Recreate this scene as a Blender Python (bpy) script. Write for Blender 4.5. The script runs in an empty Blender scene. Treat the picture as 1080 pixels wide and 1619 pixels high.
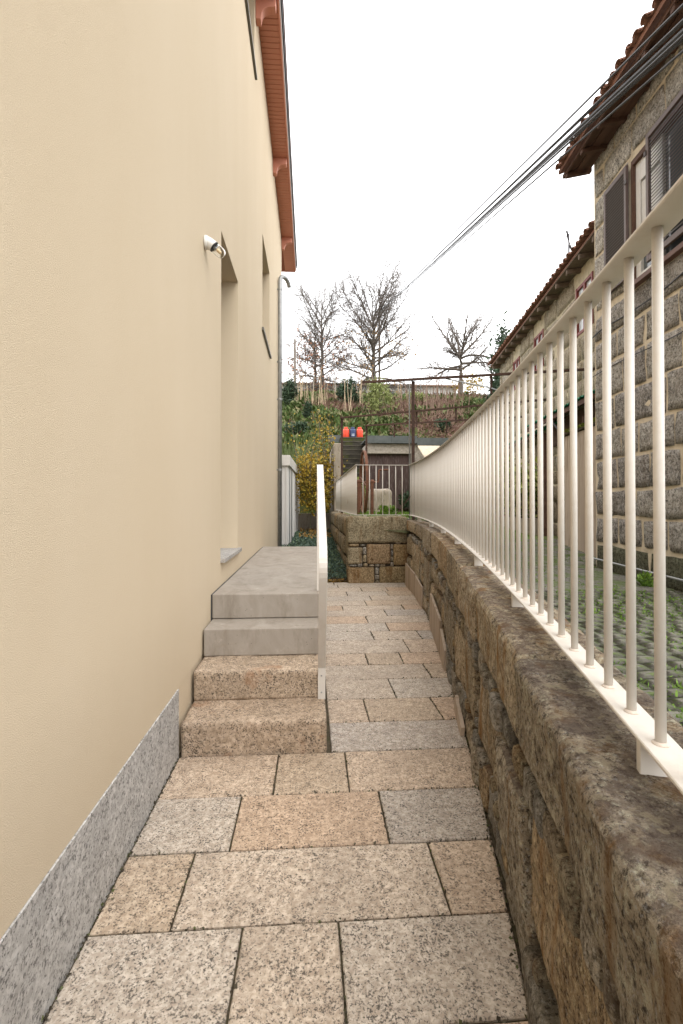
import bpy, math, random
import numpy as np
from mathutils import Vector, noise as mnoise

random.seed(7)
RNG = np.random.default_rng(7)
SC = bpy.context.scene
COL = SC.collection
R = math.radians

# ---------------------------------------------------------------- camera, sky, sun, exposure
EYE = 1.35
YAW = 3.715
PITCH = 0.6
cam_data = bpy.data.cameras.new('camera')
cam = bpy.data.objects.new('camera', cam_data)
COL.objects.link(cam)
cam.location = (0, 0, EYE)
cam.rotation_euler = (R(90 + PITCH), 0, R(-YAW))
cam_data.sensor_width = 36
cam_data.lens = 770.0 / 1619.0 * 36.0
cam_data.shift_y = -(14.5 + 770 * math.tan(R(PITCH))) / 1619.0
cam_data.clip_start = 0.05
cam_data.clip_end = 3000
SC.camera = cam

world = bpy.data.worlds.new('World')
SC.world = world
world.use_nodes = True
wt = world.node_tree
wt.nodes.clear()
SUN_EL, SUN_ROT = 52, 200
sky = wt.nodes.new('ShaderNodeTexSky')
sky.sky_type = 'NISHITA'
sky.sun_disc = False
sky.sun_elevation = R(SUN_EL)
sky.sun_rotation = R(SUN_ROT)
hs = wt.nodes.new('ShaderNodeHueSaturation')
hs.inputs['Saturation'].default_value = 0.15
wt.links.new(sky.outputs[0], hs.inputs['Color'])
tc = wt.nodes.new('ShaderNodeTexCoord')
mp = wt.nodes.new('ShaderNodeMapping')
mp.inputs['Scale'].default_value = (1, 1, 2.2)
wt.links.new(tc.outputs['Generated'], mp.inputs['Vector'])
nz = wt.nodes.new('ShaderNodeTexNoise')
nz.inputs['Scale'].default_value = 1.6
nz.inputs['Detail'].default_value = 5
wt.links.new(mp.outputs[0], nz.inputs['Vector'])
rp = wt.nodes.new('ShaderNodeValToRGB')
rp.color_ramp.elements[0].position = 0.3
rp.color_ramp.elements[0].color = (8.9, 9.0, 9.25, 1)
rp.color_ramp.elements[1].position = 0.7
rp.color_ramp.elements[1].color = (10.2, 10.2, 10.25, 1)
wt.links.new(nz.outputs['Fac'], rp.inputs[0])
mx = wt.nodes.new('ShaderNodeMix')
mx.data_type = 'RGBA'
mx.inputs[0].default_value = 0.92
wt.links.new(hs.outputs[0], mx.inputs[6])
wt.links.new(rp.outputs[0], mx.inputs[7])
bg = wt.nodes.new('ShaderNodeBackground')
bg.inputs['Strength'].default_value = 0.135
wt.links.new(mx.outputs[2], bg.inputs['Color'])
wo = wt.nodes.new('ShaderNodeOutputWorld')
wt.links.new(bg.outputs[0], wo.inputs['Surface'])

sd = bpy.data.lights.new('sun', 'SUN')
sd.energy = 0.7
sd.angle = R(40)
sd.color = (1.0, 0.97, 0.93)
so = bpy.data.objects.new('sun', sd)
COL.objects.link(so)
# sun stands behind the viewer's right shoulder, high above the cloud
sun_dir = Vector((0.38 * math.cos(R(SUN_EL)), -0.92 * math.cos(R(SUN_EL)), math.sin(R(SUN_EL)))).normalized()
sky.sun_rotation = math.atan2(sun_dir.x, sun_dir.y)
so.rotation_euler = (-sun_dir).to_track_quat('-Z', 'Y').to_euler()
so.location = (0, -5, 20)

SC.view_settings.view_transform = 'Standard'
SC.view_settings.look = 'None'
SC.view_settings.exposure = 1.17
SC.view_settings.gamma = 1
SC.view_settings.use_curve_mapping = False

# ---------------------------------------------------------------- node helper and materials
class NT:
    def __init__(s, name, rough=0.8, spec=0.3, metal=0.0):
        s.m = bpy.data.materials.new(name)
        s.m.use_nodes = True
        s.t = s.m.node_tree
        s.b = s.t.nodes['Principled BSDF']
        s.b.inputs['Roughness'].default_value = rough
        s.b.inputs['Specular IOR Level'].default_value = spec
        s.b.inputs['Metallic'].default_value = metal
        s.co = s.t.nodes.new('ShaderNodeTexCoord').outputs['Object']
    def n(s, k):
        return s.t.nodes.new(k)
    def put(s, sock, v):
        if isinstance(v, bpy.types.NodeSocket):
            s.t.links.new(v, sock)
        elif isinstance(v, (tuple, list)) and len(v) == 3 and sock.type == 'RGBA':
            sock.default_value = (*v, 1)
        else:
            sock.default_value = v
    def scaled(s, sc, src=None):
        m = s.n('ShaderNodeMapping')
        m.inputs['Scale'].default_value = sc
        s.put(m.inputs['Vector'], src or s.co)
        return m.outputs[0]
    def noise(s, scale, detail=3, rough=0.55, vec=None, dist=0.0):
        x = s.n('ShaderNodeTexNoise')
        x.inputs['Scale'].default_value = scale
        x.inputs['Detail'].default_value = detail
        x.inputs['Roughness'].default_value = rough
        x.inputs['Distortion'].default_value = dist
        s.put(x.inputs['Vector'], vec or s.co)
        return x.outputs['Fac']
    def vor(s, scale, vec=None, out='Color', rnd=1.0):
        x = s.n('ShaderNodeTexVoronoi')
        x.inputs['Scale'].default_value = scale
        x.inputs['Randomness'].default_value = rnd
        s.put(x.inputs['Vector'], vec or s.co)
        return x.outputs[out]
    def ramp(s, fac, stops, interp='LINEAR'):
        x = s.n('ShaderNodeValToRGB')
        r = x.color_ramp
        r.interpolation = interp
        while len(r.elements) < len(stops):
            r.elements.new(0.5)
        for e, (p, c) in zip(r.elements, stops):
            e.position = p
            e.color = (c, c, c, 1) if isinstance(c, (int, float)) else (*c, 1)
        s.put(x.inputs[0], fac)
        return x.outputs[0]
    def mix(s, fac, a, b, mode='MIX'):
        x = s.n('ShaderNodeMix')
        x.data_type = 'RGBA'
        x.blend_type = mode
        s.put(x.inputs[0], fac)
        s.put(x.inputs[6], a)
        s.put(x.inputs[7], b)
        return x.outputs[2]
    def math(s, op, a, b=0.0):
        x = s.n('ShaderNodeMath')
        x.operation = op
        s.put(x.inputs[0], a)
        s.put(x.inputs[1], b)
        return x.outputs[0]
    def bump(s, h, strength=0.4, dist=0.01, prev=None):
        x = s.n('ShaderNodeBump')
        x.inputs['Strength'].default_value = strength
        x.inputs['Distance'].default_value = dist
        s.put(x.inputs['Height'], h)
        if prev is not None:
            s.put(x.inputs['Normal'], prev)
        return x.outputs[0]
    def objcol(s):
        return s.n('ShaderNodeObjectInfo').outputs['Color']
    def objrand(s):
        return s.n('ShaderNodeObjectInfo').outputs['Random']
    def island(s):
        return s.n('ShaderNodeNewGeometry').outputs['Random Per Island']
    def normz(s):
        g = s.n('ShaderNodeNewGeometry')
        x = s.n('ShaderNodeSeparateXYZ')
        s.put(x.inputs[0], g.outputs['Normal'])
        return x.outputs['Z']
    def end(s, color, normal=None, rough=None):
        s.put(s.b.inputs['Base Color'], color)
        if normal is not None:
            s.put(s.b.inputs['Normal'], normal)
        if rough is not None:
            s.put(s.b.inputs['Roughness'], rough)
        return s.m

M = {}

def m_stucco(name, base):
    n = NT(name, 0.92, 0.15)
    big = n.noise(0.7, 4, 0.6, n.scaled((1, 1, 0.35)))
    c = n.mix(n.ramp(big, [(0.3, 0.0), (0.75, 1.0)]), base, tuple(x * k for x, k in zip(base, (0.93, 0.91, 0.87))))
    streak = n.noise(3.0, 5, 0.7, n.scaled((1, 1, 0.06)))
    c = n.mix(n.ramp(streak, [(0.5, 0.0), (0.8, 0.05)]), c, tuple(x * k for x, k in zip(base, (0.84, 0.80, 0.74))))
    g = n.noise(260, 2, 0.6)
    c = n.mix(n.ramp(g, [(0.3, 0.12), (0.6, 0.0)]), c, tuple(x * 0.6 for x in base))
    b = n.bump(n.noise(300, 3, 0.75), 0.9, 0.004)
    b = n.bump(n.noise(14, 2), 0.08, 0.01, b)
    return n.end(c, b)

def m_granite(name, light, mid, dark, tint=True, scale=1.0, rough=0.75, speck=0.55, stain=None):
    n = NT(name, rough, 0.35)
    vec = n.co
    if tint:   # shift the pattern from stone to stone
        sh = n.n('ShaderNodeVectorMath')
        sh.operation = 'ADD'
        n.put(sh.inputs[0], n.co)
        cm = n.n('ShaderNodeCombineXYZ')
        r = n.math('MULTIPLY', n.objrand(), 37.0)
        n.put(cm.inputs[0], r); n.put(cm.inputs[1], r); n.put(cm.inputs[2], r)
        n.put(sh.inputs[1], cm.outputs[0])
        vec = sh.outputs[0]
    patch = n.noise(42 * scale, 2, 0.5, vec, 0.6)
    c = n.mix(n.ramp(patch, [(0.4, 0.0), (0.6, 1.0)]), mid, light)
    cell = n.vor(95 * scale, vec)
    sep = n.n('ShaderNodeSeparateColor')
    n.put(sep.inputs[0], cell)
    c = n.mix(n.ramp(sep.outputs[0], [(0.0, 0.55), (1.0, 0.0)]), c, tuple(x * 0.78 for x in mid))
    sp = n.noise(120 * scale, 3, 0.7, vec, 0.3)
    dens = n.noise(16 * scale, 2, 0.5, vec)
    thr = n.math('ADD', sp, n.math('MULTIPLY', n.math('SUBTRACT', dens, 0.5), 0.22))
    c = n.mix(n.ramp(thr, [(0.535, 0.0), (0.585, speck), (0.7, min(1, speck + 0.3))]), c, dark)
    c = n.mix(n.ramp(n.vor(55 * scale, vec, 'Distance'), [(0.62, 0.0), (0.8, 0.35)]), c, tuple(x * 1.25 for x in light))
    blot = n.noise(3.2, 4, 0.65, vec)
    c = n.mix(n.ramp(blot, [(0.35, 0.28), (0.55, 0.0)]), c, tuple(x * 0.55 for x in mid))
    if stain:
        st = n.noise(5.0, 4, 0.6, vec)
        c = n.mix(n.ramp(st, [(0.6, 0.0), (0.72, 0.55)]), c, stain)
    if tint:
        c = n.mix(1.0, c, n.objcol(), 'MULTIPLY')
    b = n.bump(n.noise(110 * scale, 4, 0.7, vec), 0.35, 0.005)
    b = n.bump(n.noise(12, 3, 0.6, vec), 0.25, 0.01, b)
    return n.end(c, b)

def m_fieldstone(name, tones, top=None, streak=(0.2, 0.09, 0.025), amount=1.0, scale=1.0):
    """old weathered granite rubble with ochre runs, dark lichen and speckle"""
    n = NT(name, 0.92, 0.15)
    sh = n.n('ShaderNodeVectorMath')
    sh.operation = 'ADD'
    n.put(sh.inputs[0], n.co)
    cm = n.n('ShaderNodeCombineXYZ')
    r = n.math('MULTIPLY', n.objrand(), 51.0)
    for i in range(3):
        n.put(cm.inputs[i], r)
    n.put(sh.inputs[1], cm.outputs[0])
    vec = sh.outputs[0]
    a, b_, d = tones
    big = n.noise(4.5 * scale, 5, 0.65, vec, 0.4)
    c = n.mix(n.ramp(big, [(0.32, 0.0), (0.62, 1.0)]), a, b_)
    grain = n.noise(62 * scale, 4, 0.8, vec)
    c = n.mix(n.ramp(grain, [(0.38, 0.95), (0.5, 0.0)]), c, d)
    c = n.mix(n.ramp(n.noise(24 * scale, 4, 0.7, vec), [(0.34, 0.6), (0.48, 0.0)]), c, tuple(x * 1.3 for x in d))
    c = n.mix(n.ramp(n.noise(95 * scale, 3, 0.7, vec), [(0.56, 0.0), (0.68, 0.6)]), c, tuple(min(0.6, x * 1.9) for x in b_))
    salt = n.noise(34 * scale, 5, 0.85, vec)
    c = n.mix(n.ramp(salt, [(0.53, 0.0), (0.62, 0.75)]), c, tuple(min(0.75, x * 1.55) for x in b_))
    c = n.mix(n.ramp(salt, [(0.36, 0.85), (0.45, 0.0)]), c, d)
    run = n.noise(9 * scale, 4, 0.6, n.scaled((1, 1, 0.16), vec))
    c = n.mix(n.ramp(run, [(0.55, 0.0), (0.68, 0.75 * amount)]), c, streak)
    dk = n.noise(6.5 * scale, 5, 0.7, n.scaled((1, 1, 0.5), vec))
    c = n.mix(n.ramp(dk, [(0.56, 0.0), (0.7, 0.65)]), c, tuple(x * 0.5 for x in d))
    if top:
        tp = n.math('MULTIPLY', n.ramp(n.normz(), [(0.45, 0.0), (0.85, 1.0)]), n.ramp(n.noise(9, 6, 0.8, vec), [(0.42, 0.0), (0.54, 1.0)]))
        c = n.mix(n.math('MULTIPLY', tp, 0.7), c, top)
        tl = n.math('MULTIPLY', n.ramp(n.normz(), [(0.5, 0.0), (0.9, 1.0)]), n.ramp(n.noise(16, 4, 0.7, vec), [(0.57, 0.0), (0.63, 0.8)]))
        c = n.mix(tl, c, (0.40, 0.34, 0.24))
    c = n.mix(1.0, c, n.objcol(), 'MULTIPLY')
    bp = n.bump(n.noise(40 * scale, 6, 0.85, vec), 1.0, 0.022)
    bp = n.bump(n.noise(15 * scale, 6, 0.8, vec), 0.45, 0.03, bp)
    return n.end(c, bp)

def m_plain(name, base, rough=0.6, var=0.12, vs=6.0, bump=0.0, bscale=80, spec=0.3, metal=0.0, dirt=None, dirt_amt=0.5, vec_scale=(1, 1, 1), dscale=9):
    n = NT(name, rough, spec, metal)
    v = n.scaled(vec_scale)
    c = n.mix(n.ramp(n.noise(vs, 4, 0.6, v), [(0.3, 0.0), (0.7, 1.0)]), tuple(x * (1 - var) for x in base), tuple(min(1, x * (1 + var)) for x in base))
    if dirt:
        c = n.mix(n.ramp(n.noise(dscale, 5, 0.7, v), [(0.5, 0.0), (0.7, dirt_amt)]), c, dirt)
    nb = n.bump(n.noise(bscale, 4, 0.7, v), bump, 0.006) if bump else None
    return n.end(c, nb)

def m_leaf(name, stops, rough=0.6, trans=0.15):
    n = NT(name, rough, 0.25)
    c = n.ramp(n.island(), stops)
    c = n.mix(n.ramp(n.noise(1.1, 3), [(0.35, 0.0), (0.65, 0.45)]), c, stops[0][1])
    n.b.inputs['Transmission Weight'].default_value = 0.0
    return n.end(c)

M['stucco'] = m_stucco('cream stucco', (0.67, 0.56, 0.41))
M['plinth'] = m_granite('grey plinth granite', (0.57, 0.55, 0.52), (0.42, 0.40, 0.375), (0.06, 0.057, 0.053), False, 0.9, 0.7, 0.65)
M['slab'] = m_granite('path granite', (0.56, 0.50, 0.43), (0.385, 0.325, 0.265), (0.055, 0.047, 0.04), True, 1.15, 0.72, 0.8)
M['step_granite'] = m_granite('step granite', (0.50, 0.435, 0.35), (0.33, 0.275, 0.205), (0.045, 0.037, 0.03), True, 1.0, 0.8, 0.85, (0.25, 0.13, 0.06))
M['sill_granite'] = m_granite('sill granite', (0.5, 0.47, 0.43), (0.38, 0.35, 0.32), (0.08, 0.07, 0.06), False, 1.2)

n = NT('cast concrete', 0.75, 0.3)
c = n.mix(n.ramp(n.noise(2.6, 5, 0.65, n.scaled((1.6, 0.6, 1)), 1.2), [(0.3, 0.0), (0.7, 1.0)]), (0.265, 0.23, 0.19), (0.35, 0.31, 0.265))
c = n.mix(n.ramp(n.noise(4.5, 5, 0.7, n.scaled((0.7, 2.2, 1)), 2.0), [(0.58, 0.0), (0.7, 0.5)]), c, (0.25, 0.19, 0.13))
c = n.mix(n.ramp(n.noise(9, 4, 0.7), [(0.6, 0.0), (0.72, 0.35)]), c, (0.52, 0.47, 0.41))
c = n.mix(n.ramp(n.noise(2.2, 6, 0.75, n.scaled((3, 3, 0.7))), [(0.5, 0.0), (0.68, 0.55)]), c, (0.17, 0.14, 0.105))
c = n.mix(n.ramp(n.vor(26, None, 'Distance'), [(0.06, 0.7), (0.1, 0.0)]), c, (0.12, 0.1, 0.08))
M['concrete'] = n.end(c, n.bump(n.noise(50, 5, 0.7), 0.18, 0.004))

M['old_concrete'] = m_plain('old stained concrete', (0.34, 0.29, 0.23), 0.9, 0.2, 5, 0.5, 60, 0.2, 0, (0.10, 0.085, 0.06), 0.75, (1, 1, 0.35))
M['panel_concrete'] = m_plain('pinkish render', (0.43, 0.345, 0.27), 0.9, 0.15, 4, 0.2, 60, 0.2, 0, (0.16, 0.115, 0.07), 0.8, (1, 1, 0.10))
M['lintel'] = m_plain('rough cement lintel', (0.36, 0.32, 0.27), 0.95, 0.3, 14, 0.9, 40, 0.1, 0, (0.15, 0.13, 0.11), 0.6)
M['cream_paint'] = m_plain('cream painted steel', (0.62, 0.58, 0.525), 0.42, 0.05, 9, 0.05, 120, 0.4, 0, (0.42, 0.34, 0.26), 0.4)
M['weld'] = m_plain('rust tinged weld', (0.58, 0.51, 0.44), 0.6, 0.2, 30, 0.2, 100, 0.3, 0, (0.30, 0.18, 0.10), 0.7)
M['cream_sheet'] = m_plain('cream sheet metal', (0.62, 0.60, 0.57), 0.4, 0.05, 3, 0.0, 80, 0.4, 0, (0.45, 0.43, 0.40), 0.3, (1, 1, 0.1))
M['zinc'] = m_plain('galvanised zinc', (0.30, 0.305, 0.30), 0.45, 0.18, 11, 0.03, 60, 0.5, 0.55)
M['sill_zinc'] = m_plain('grey zinc sill', (0.16, 0.15, 0.125), 0.5, 0.12, 8)
M['dark_zinc'] = m_plain('dark zinc', (0.09, 0.09, 0.095), 0.5, 0.2, 8, 0, 80, 0.4, 0.3)
M['terracotta'] = m_plain('terracotta paint', (0.60, 0.26, 0.18), 0.65, 0.06, 4, 0.08, 90, 0.3)
M['terracotta_groove'] = m_plain('terracotta shadow gap', (0.30, 0.105, 0.065), 0.8, 0.05)
M['white_gloss'] = m_plain('white glazed ceramic', (0.74, 0.72, 0.68), 0.3, 0.03, 5, 0, 80, 0.5)
M['rubber'] = m_plain('dark rubber', (0.05, 0.05, 0.05), 0.7)
M['lamp_core'] = m_plain('amber lamp filament plate', (0.8, 0.6, 0.36), 0.6, 0.05)
n = NT('clear glass', 0.02, 0.5)
n.b.inputs['Transmission Weight'].default_value = 1.0
n.b.inputs['IOR'].default_value = 1.12
M['glass'] = n.end((0.97, 0.98, 0.98))
n = NT('window pane', 0.04, 0.6)
M['pane'] = n.end((0.10, 0.115, 0.125))
n = NT('curtained pane', 0.25, 0.5)
M['curtain_pane'] = n.end(n.mix(n.ramp(n.noise(5, 2, 0.5, n.scaled((3, 3, 0.2))), [(0.35, 0.0), (0.65, 1.0)]), (0.42, 0.45, 0.47), (0.66, 0.68, 0.70)))
M['wall_stone'] = m_fieldstone('mossy rubble granite', ((0.34, 0.27, 0.19), (0.54, 0.46, 0.355), (0.055, 0.044, 0.033)), (0.145, 0.105, 0.088), (0.30, 0.16, 0.055), 1.15)
M['grey_stone'] = m_fieldstone('grey chinking stone', ((0.24, 0.22, 0.19), (0.38, 0.36, 0.32), (0.07, 0.06, 0.05)), None, (0.24, 0.14, 0.07), 0.4)
M['gold_stone'] = m_fieldstone('golden rubble granite', ((0.25, 0.20, 0.135), (0.38, 0.32, 0.23), (0.07, 0.05, 0.033)), None, (0.16, 0.085, 0.035), 0.8, 1.0)
M['house_stone'] = m_fieldstone('grey house granite', ((0.36, 0.335, 0.30), (0.54, 0.51, 0.47), (0.06, 0.055, 0.05)), None, (0.22, 0.175, 0.13), 0.4, 0.8)
M['pale_stone'] = m_fieldstone('pale house granite', ((0.36, 0.31, 0.23), (0.47, 0.415, 0.33), (0.12, 0.10, 0.075)), None, (0.22, 0.18, 0.12), 0.6, 1.0)
M['joint'] = m_plain('dark joint soil', (0.075, 0.06, 0.04), 0.95, 0.35, 30, 0.8, 70, 0.1, 0, (0.05, 0.055, 0.02), 0.6)
M['wall_core'] = m_plain('dark earth mortar', (0.06, 0.048, 0.035), 0.95, 0.4, 20, 0.9, 60, 0.1)
M['mortar'] = m_plain('cream lime mortar', (0.60, 0.515, 0.39), 0.95, 0.12, 10, 0.5, 70, 0.1, 0, (0.33, 0.265, 0.17), 0.5)
M['pale_mortar'] = m_plain('pale lime mortar', (0.50, 0.43, 0.31), 0.95, 0.15, 8, 0.5, 70, 0.1, 0, (0.3, 0.25, 0.17), 0.6)
M['roof_tile'] = m_plain('weathered clay tile', (0.25, 0.125, 0.088), 0.85, 0.3, 9, 0.4, 50, 0.2, 0, (0.10, 0.075, 0.06), 0.7)
M['roof_tile'].name = 'weathered clay tile'
M['brown_wood'] = m_plain('brown stained wood', (0.115, 0.062, 0.045), 0.7, 0.25, 6, 0.3, 70, 0.3, 0, (0.22, 0.12, 0.075), 0.5, (1, 0.12, 1))
M['grey_wood'] = m_plain('weathered rafter wood', (0.16, 0.12, 0.09), 0.85, 0.3, 9, 0.4, 60, 0.2)
M['shutter'] = m_plain('brown shutter paint', (0.06, 0.042, 0.036), 0.5, 0.1, 9, 0.05, 60, 0.4)
M['shutter_frame'] = m_plain('mauve brown shutter frame', (0.135, 0.10, 0.092), 0.5, 0.1)
M['sill_brown'] = m_plain('brown sill paint', (0.16, 0.095, 0.078), 0.6, 0.15)
M['red_wood'] = m_plain('oxblood window paint', (0.20, 0.045, 0.035), 0.5, 0.15, 9, 0.1)
M['white_paint'] = m_plain('white paint', (0.72, 0.71, 0.69), 0.45, 0.04, 5, 0, 80, 0.3, 0, (0.5, 0.45, 0.38), 0.3)
M['rust'] = m_plain('rusty iron', (0.075, 0.045, 0.034), 0.85, 0.35, 14, 0.4, 80, 0.3, 0.0, (0.13, 0.06, 0.035), 0.6)
M['bright_rust'] = m_plain('orange rusty iron', (0.15, 0.068, 0.042), 0.85, 0.3, 14, 0.4, 80, 0.3, 0.0, (0.24, 0.11, 0.06), 0.5)
M['door_wood'] = m_plain('old dark door boards', (0.070, 0.046, 0.041), 0.85, 0.25, 7, 0.4, 60, 0.2, 0, (0.22, 0.18, 0.16), 0.55, (1, 1, 0.18), 22)
M['fibre_sheet'] = m_plain('dark grey fibre sheet', (0.105, 0.115, 0.112), 0.8, 0.15, 3, 0.1, 60, 0.2, 0, (0.06, 0.065, 0.06), 0.5)
M['green_sheet'] = m_plain('green plastic sheet', (0.012, 0.22, 0.12), 0.5, 0.3, 7)
M['grit'] = m_leaf('joint grit', [(0.0, (0.05, 0.042, 0.03)), (0.6, (0.09, 0.075, 0.05)), (1.0, (0.09, 0.11, 0.03))])
M['moss'] = m_leaf('moss tuft', [(0.0, (0.10, 0.13, 0.012)), (1.0, (0.24, 0.26, 0.03))])
M['dark_stair'] = m_plain('blackened stair cement', (0.05, 0.045, 0.036), 0.95, 0.3, 4, 0.4, 50, 0.1, 0, (0.07, 0.085, 0.012), 0.95, (1, 1, 1), 1.2)
M['stair_edge'] = m_plain('worn stair nosing', (0.085, 0.075, 0.058), 0.95, 0.3, 9, 0.3)
M['gas_red'] = m_plain('orange red gas bottle paint', (0.74, 0.075, 0.035), 0.4, 0.08, 8, 0, 80, 0.4)
M['gas_blue'] = m_plain('navy gas bottle paint', (0.035, 0.055, 0.13), 0.45, 0.1, 8, 0, 80, 0.4)
M['gas_label'] = m_plain('pale bottle label', (0.35, 0.38, 0.45), 0.6, 0.1)
M['bark'] = m_plain('grey brown bark', (0.13, 0.107, 0.09), 0.95, 0.3, 6, 0.6, 30, 0.1, 0, (0.08, 0.085, 0.05), 0.5)
M['twig'] = m_plain('grey twig bark', (0.19, 0.165, 0.152), 0.95, 0.2)
M['dry_stem'] = m_plain('straw coloured dead stem', (0.42, 0.32, 0.21), 0.9, 0.25, 3)
M['brown_stem'] = m_plain('brown dead stem', (0.19, 0.125, 0.09), 0.9, 0.3, 3)
M['rust_leaf'] = m_leaf('rusty oak leaf', [(0.0, (0.28, 0.11, 0.06)), (0.6, (0.38, 0.17, 0.09)), (1.0, (0.30, 0.2, 0.1))])
M['gold_oak_leaf'] = m_leaf('golden oak leaf', [(0.0, (0.30, 0.16, 0.06)), (1.0, (0.42, 0.28, 0.1))])
M['yellow_leaf'] = m_leaf('yellow autumn leaf', [(0.0, (0.30, 0.19, 0.02)), (0.5, (0.42, 0.28, 0.03)), (0.8, (0.14, 0.15, 0.03)), (1.0, (0.52, 0.38, 0.06))])
M['dark_leaf'] = m_leaf('dark evergreen leaf', [(0.0, (0.018, 0.036, 0.018)), (1.0, (0.065, 0.10, 0.05))])
M['willow_leaf'] = m_leaf('pale green leaf', [(0.0, (0.14, 0.17, 0.045)), (1.0, (0.30, 0.32, 0.12))])
M['broom_leaf'] = m_leaf('broom stem green', [(0.0, (0.07, 0.10, 0.03)), (1.0, (0.19, 0.22, 0.08))])
M['juniper'] = m_leaf('blue green juniper', [(0.0, (0.04, 0.075, 0.055)), (0.7, (0.13, 0.185, 0.145)), (1.0, (0.18, 0.25, 0.09))])
M['grass'] = m_leaf('bank grass', [(0.0, (0.05, 0.085, 0.022)), (0.55, (0.115, 0.165, 0.045)), (0.8, (0.18, 0.17, 0.075)), (1.0, (0.28, 0.225, 0.12))])
M['green_grass'] = m_leaf('fresh grass', [(0.0, (0.07, 0.14, 0.015)), (1.0, (0.19, 0.30, 0.045))])
M['bramble'] = m_leaf('reddish bramble stem', [(0.0, (0.13, 0.07, 0.055)), (0.7, (0.24, 0.14, 0.10)), (1.0, (0.15, 0.16, 0.06))])
M['var_leaf'] = m_leaf('variegated leaf', [(0.0, (0.09, 0.14, 0.03)), (0.5, (0.32, 0.36, 0.08)), (1.0, (0.58, 0.56, 0.24))])
M['fallen_leaf'] = m_leaf('fallen leaf', [(0.0, (0.22, 0.12, 0.03)), (1.0, (0.42, 0.26, 0.07))])
M['yard_joint'] = m_plain('mossy yard soil', (0.085, 0.085, 0.045), 0.95, 0.35, 9, 0.8, 70, 0.1, 0, (0.075, 0.11, 0.02), 0.8)
M['soil'] = m_plain('brown soil', (0.075, 0.055, 0.035), 0.95, 0.3, 8, 0.8, 50, 0.1, 0, (0.05, 0.06, 0.02), 0.5)
n = NT('bank earth', 0.95, 0.1)
c = n.mix(n.ramp(n.noise(0.35, 5, 0.65), [(0.35, 0.0), (0.6, 1.0)]), (0.15, 0.115, 0.06), (0.075, 0.115, 0.03))
M['bank'] = n.end(c, n.bump(n.noise(3, 5, 0.7), 0.8, 0.2))
M['terrace'] = m_plain('terrace turf', (0.14, 0.17, 0.06), 0.95, 0.35, 3, 0.6, 30, 0.1, 0, (0.2, 0.17, 0.1), 0.6)
n = NT('grey setts', 0.85, 0.25)
c = n.mix(n.ramp(n.objrand(), [(0.0, 0.0), (1.0, 1.0)]), (0.15, 0.14, 0.118), (0.24, 0.225, 0.19))
c = n.mix(n.ramp(n.noise(45, 4, 0.7), [(0.4, 0.6), (0.6, 0.0)]), c, (0.07, 0.062, 0.05))
c = n.mix(n.ramp(n.noise(3.0, 4, 0.7), [(0.46, 0.0), (0.6, 0.8)]), c, (0.09, 0.125, 0.032))
M['sett'] = n.end(c, n.bump(n.noise(40, 4, 0.7), 0.5, 0.006))
M['wire'] = m_plain('black cable', (0.07, 0.07, 0.075), 0.6)
M['wire_grey'] = m_plain('grey cable', (0.16, 0.16, 0.17), 0.6)
M['roof_slab'] = m_plain('roof underlay', (0.22, 0.11, 0.075), 0.9, 0.2)
M['terracotta_pot'] = m_plain('red clay pot', (0.28, 0.085, 0.05), 0.8, 0.15)
M['far_roof'] = m_plain('brown far roof', (0.30, 0.21, 0.17), 0.9, 0.15)
M['far_wall'] = m_plain('white far wall', (0.62, 0.60, 0.57), 0.9, 0.1, 1.0)
M['pole'] = m_plain('grey timber pole', (0.20, 0.17, 0.145), 0.9, 0.2)
M['clear_dish'] = m_plain('pale antenna mesh', (0.55, 0.57, 0.6), 0.4)
M['lichen'] = m_plain('pale lichen crust', (0.33, 0.31, 0.17), 0.95, 0.25, 20, 0.6, 60)

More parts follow.
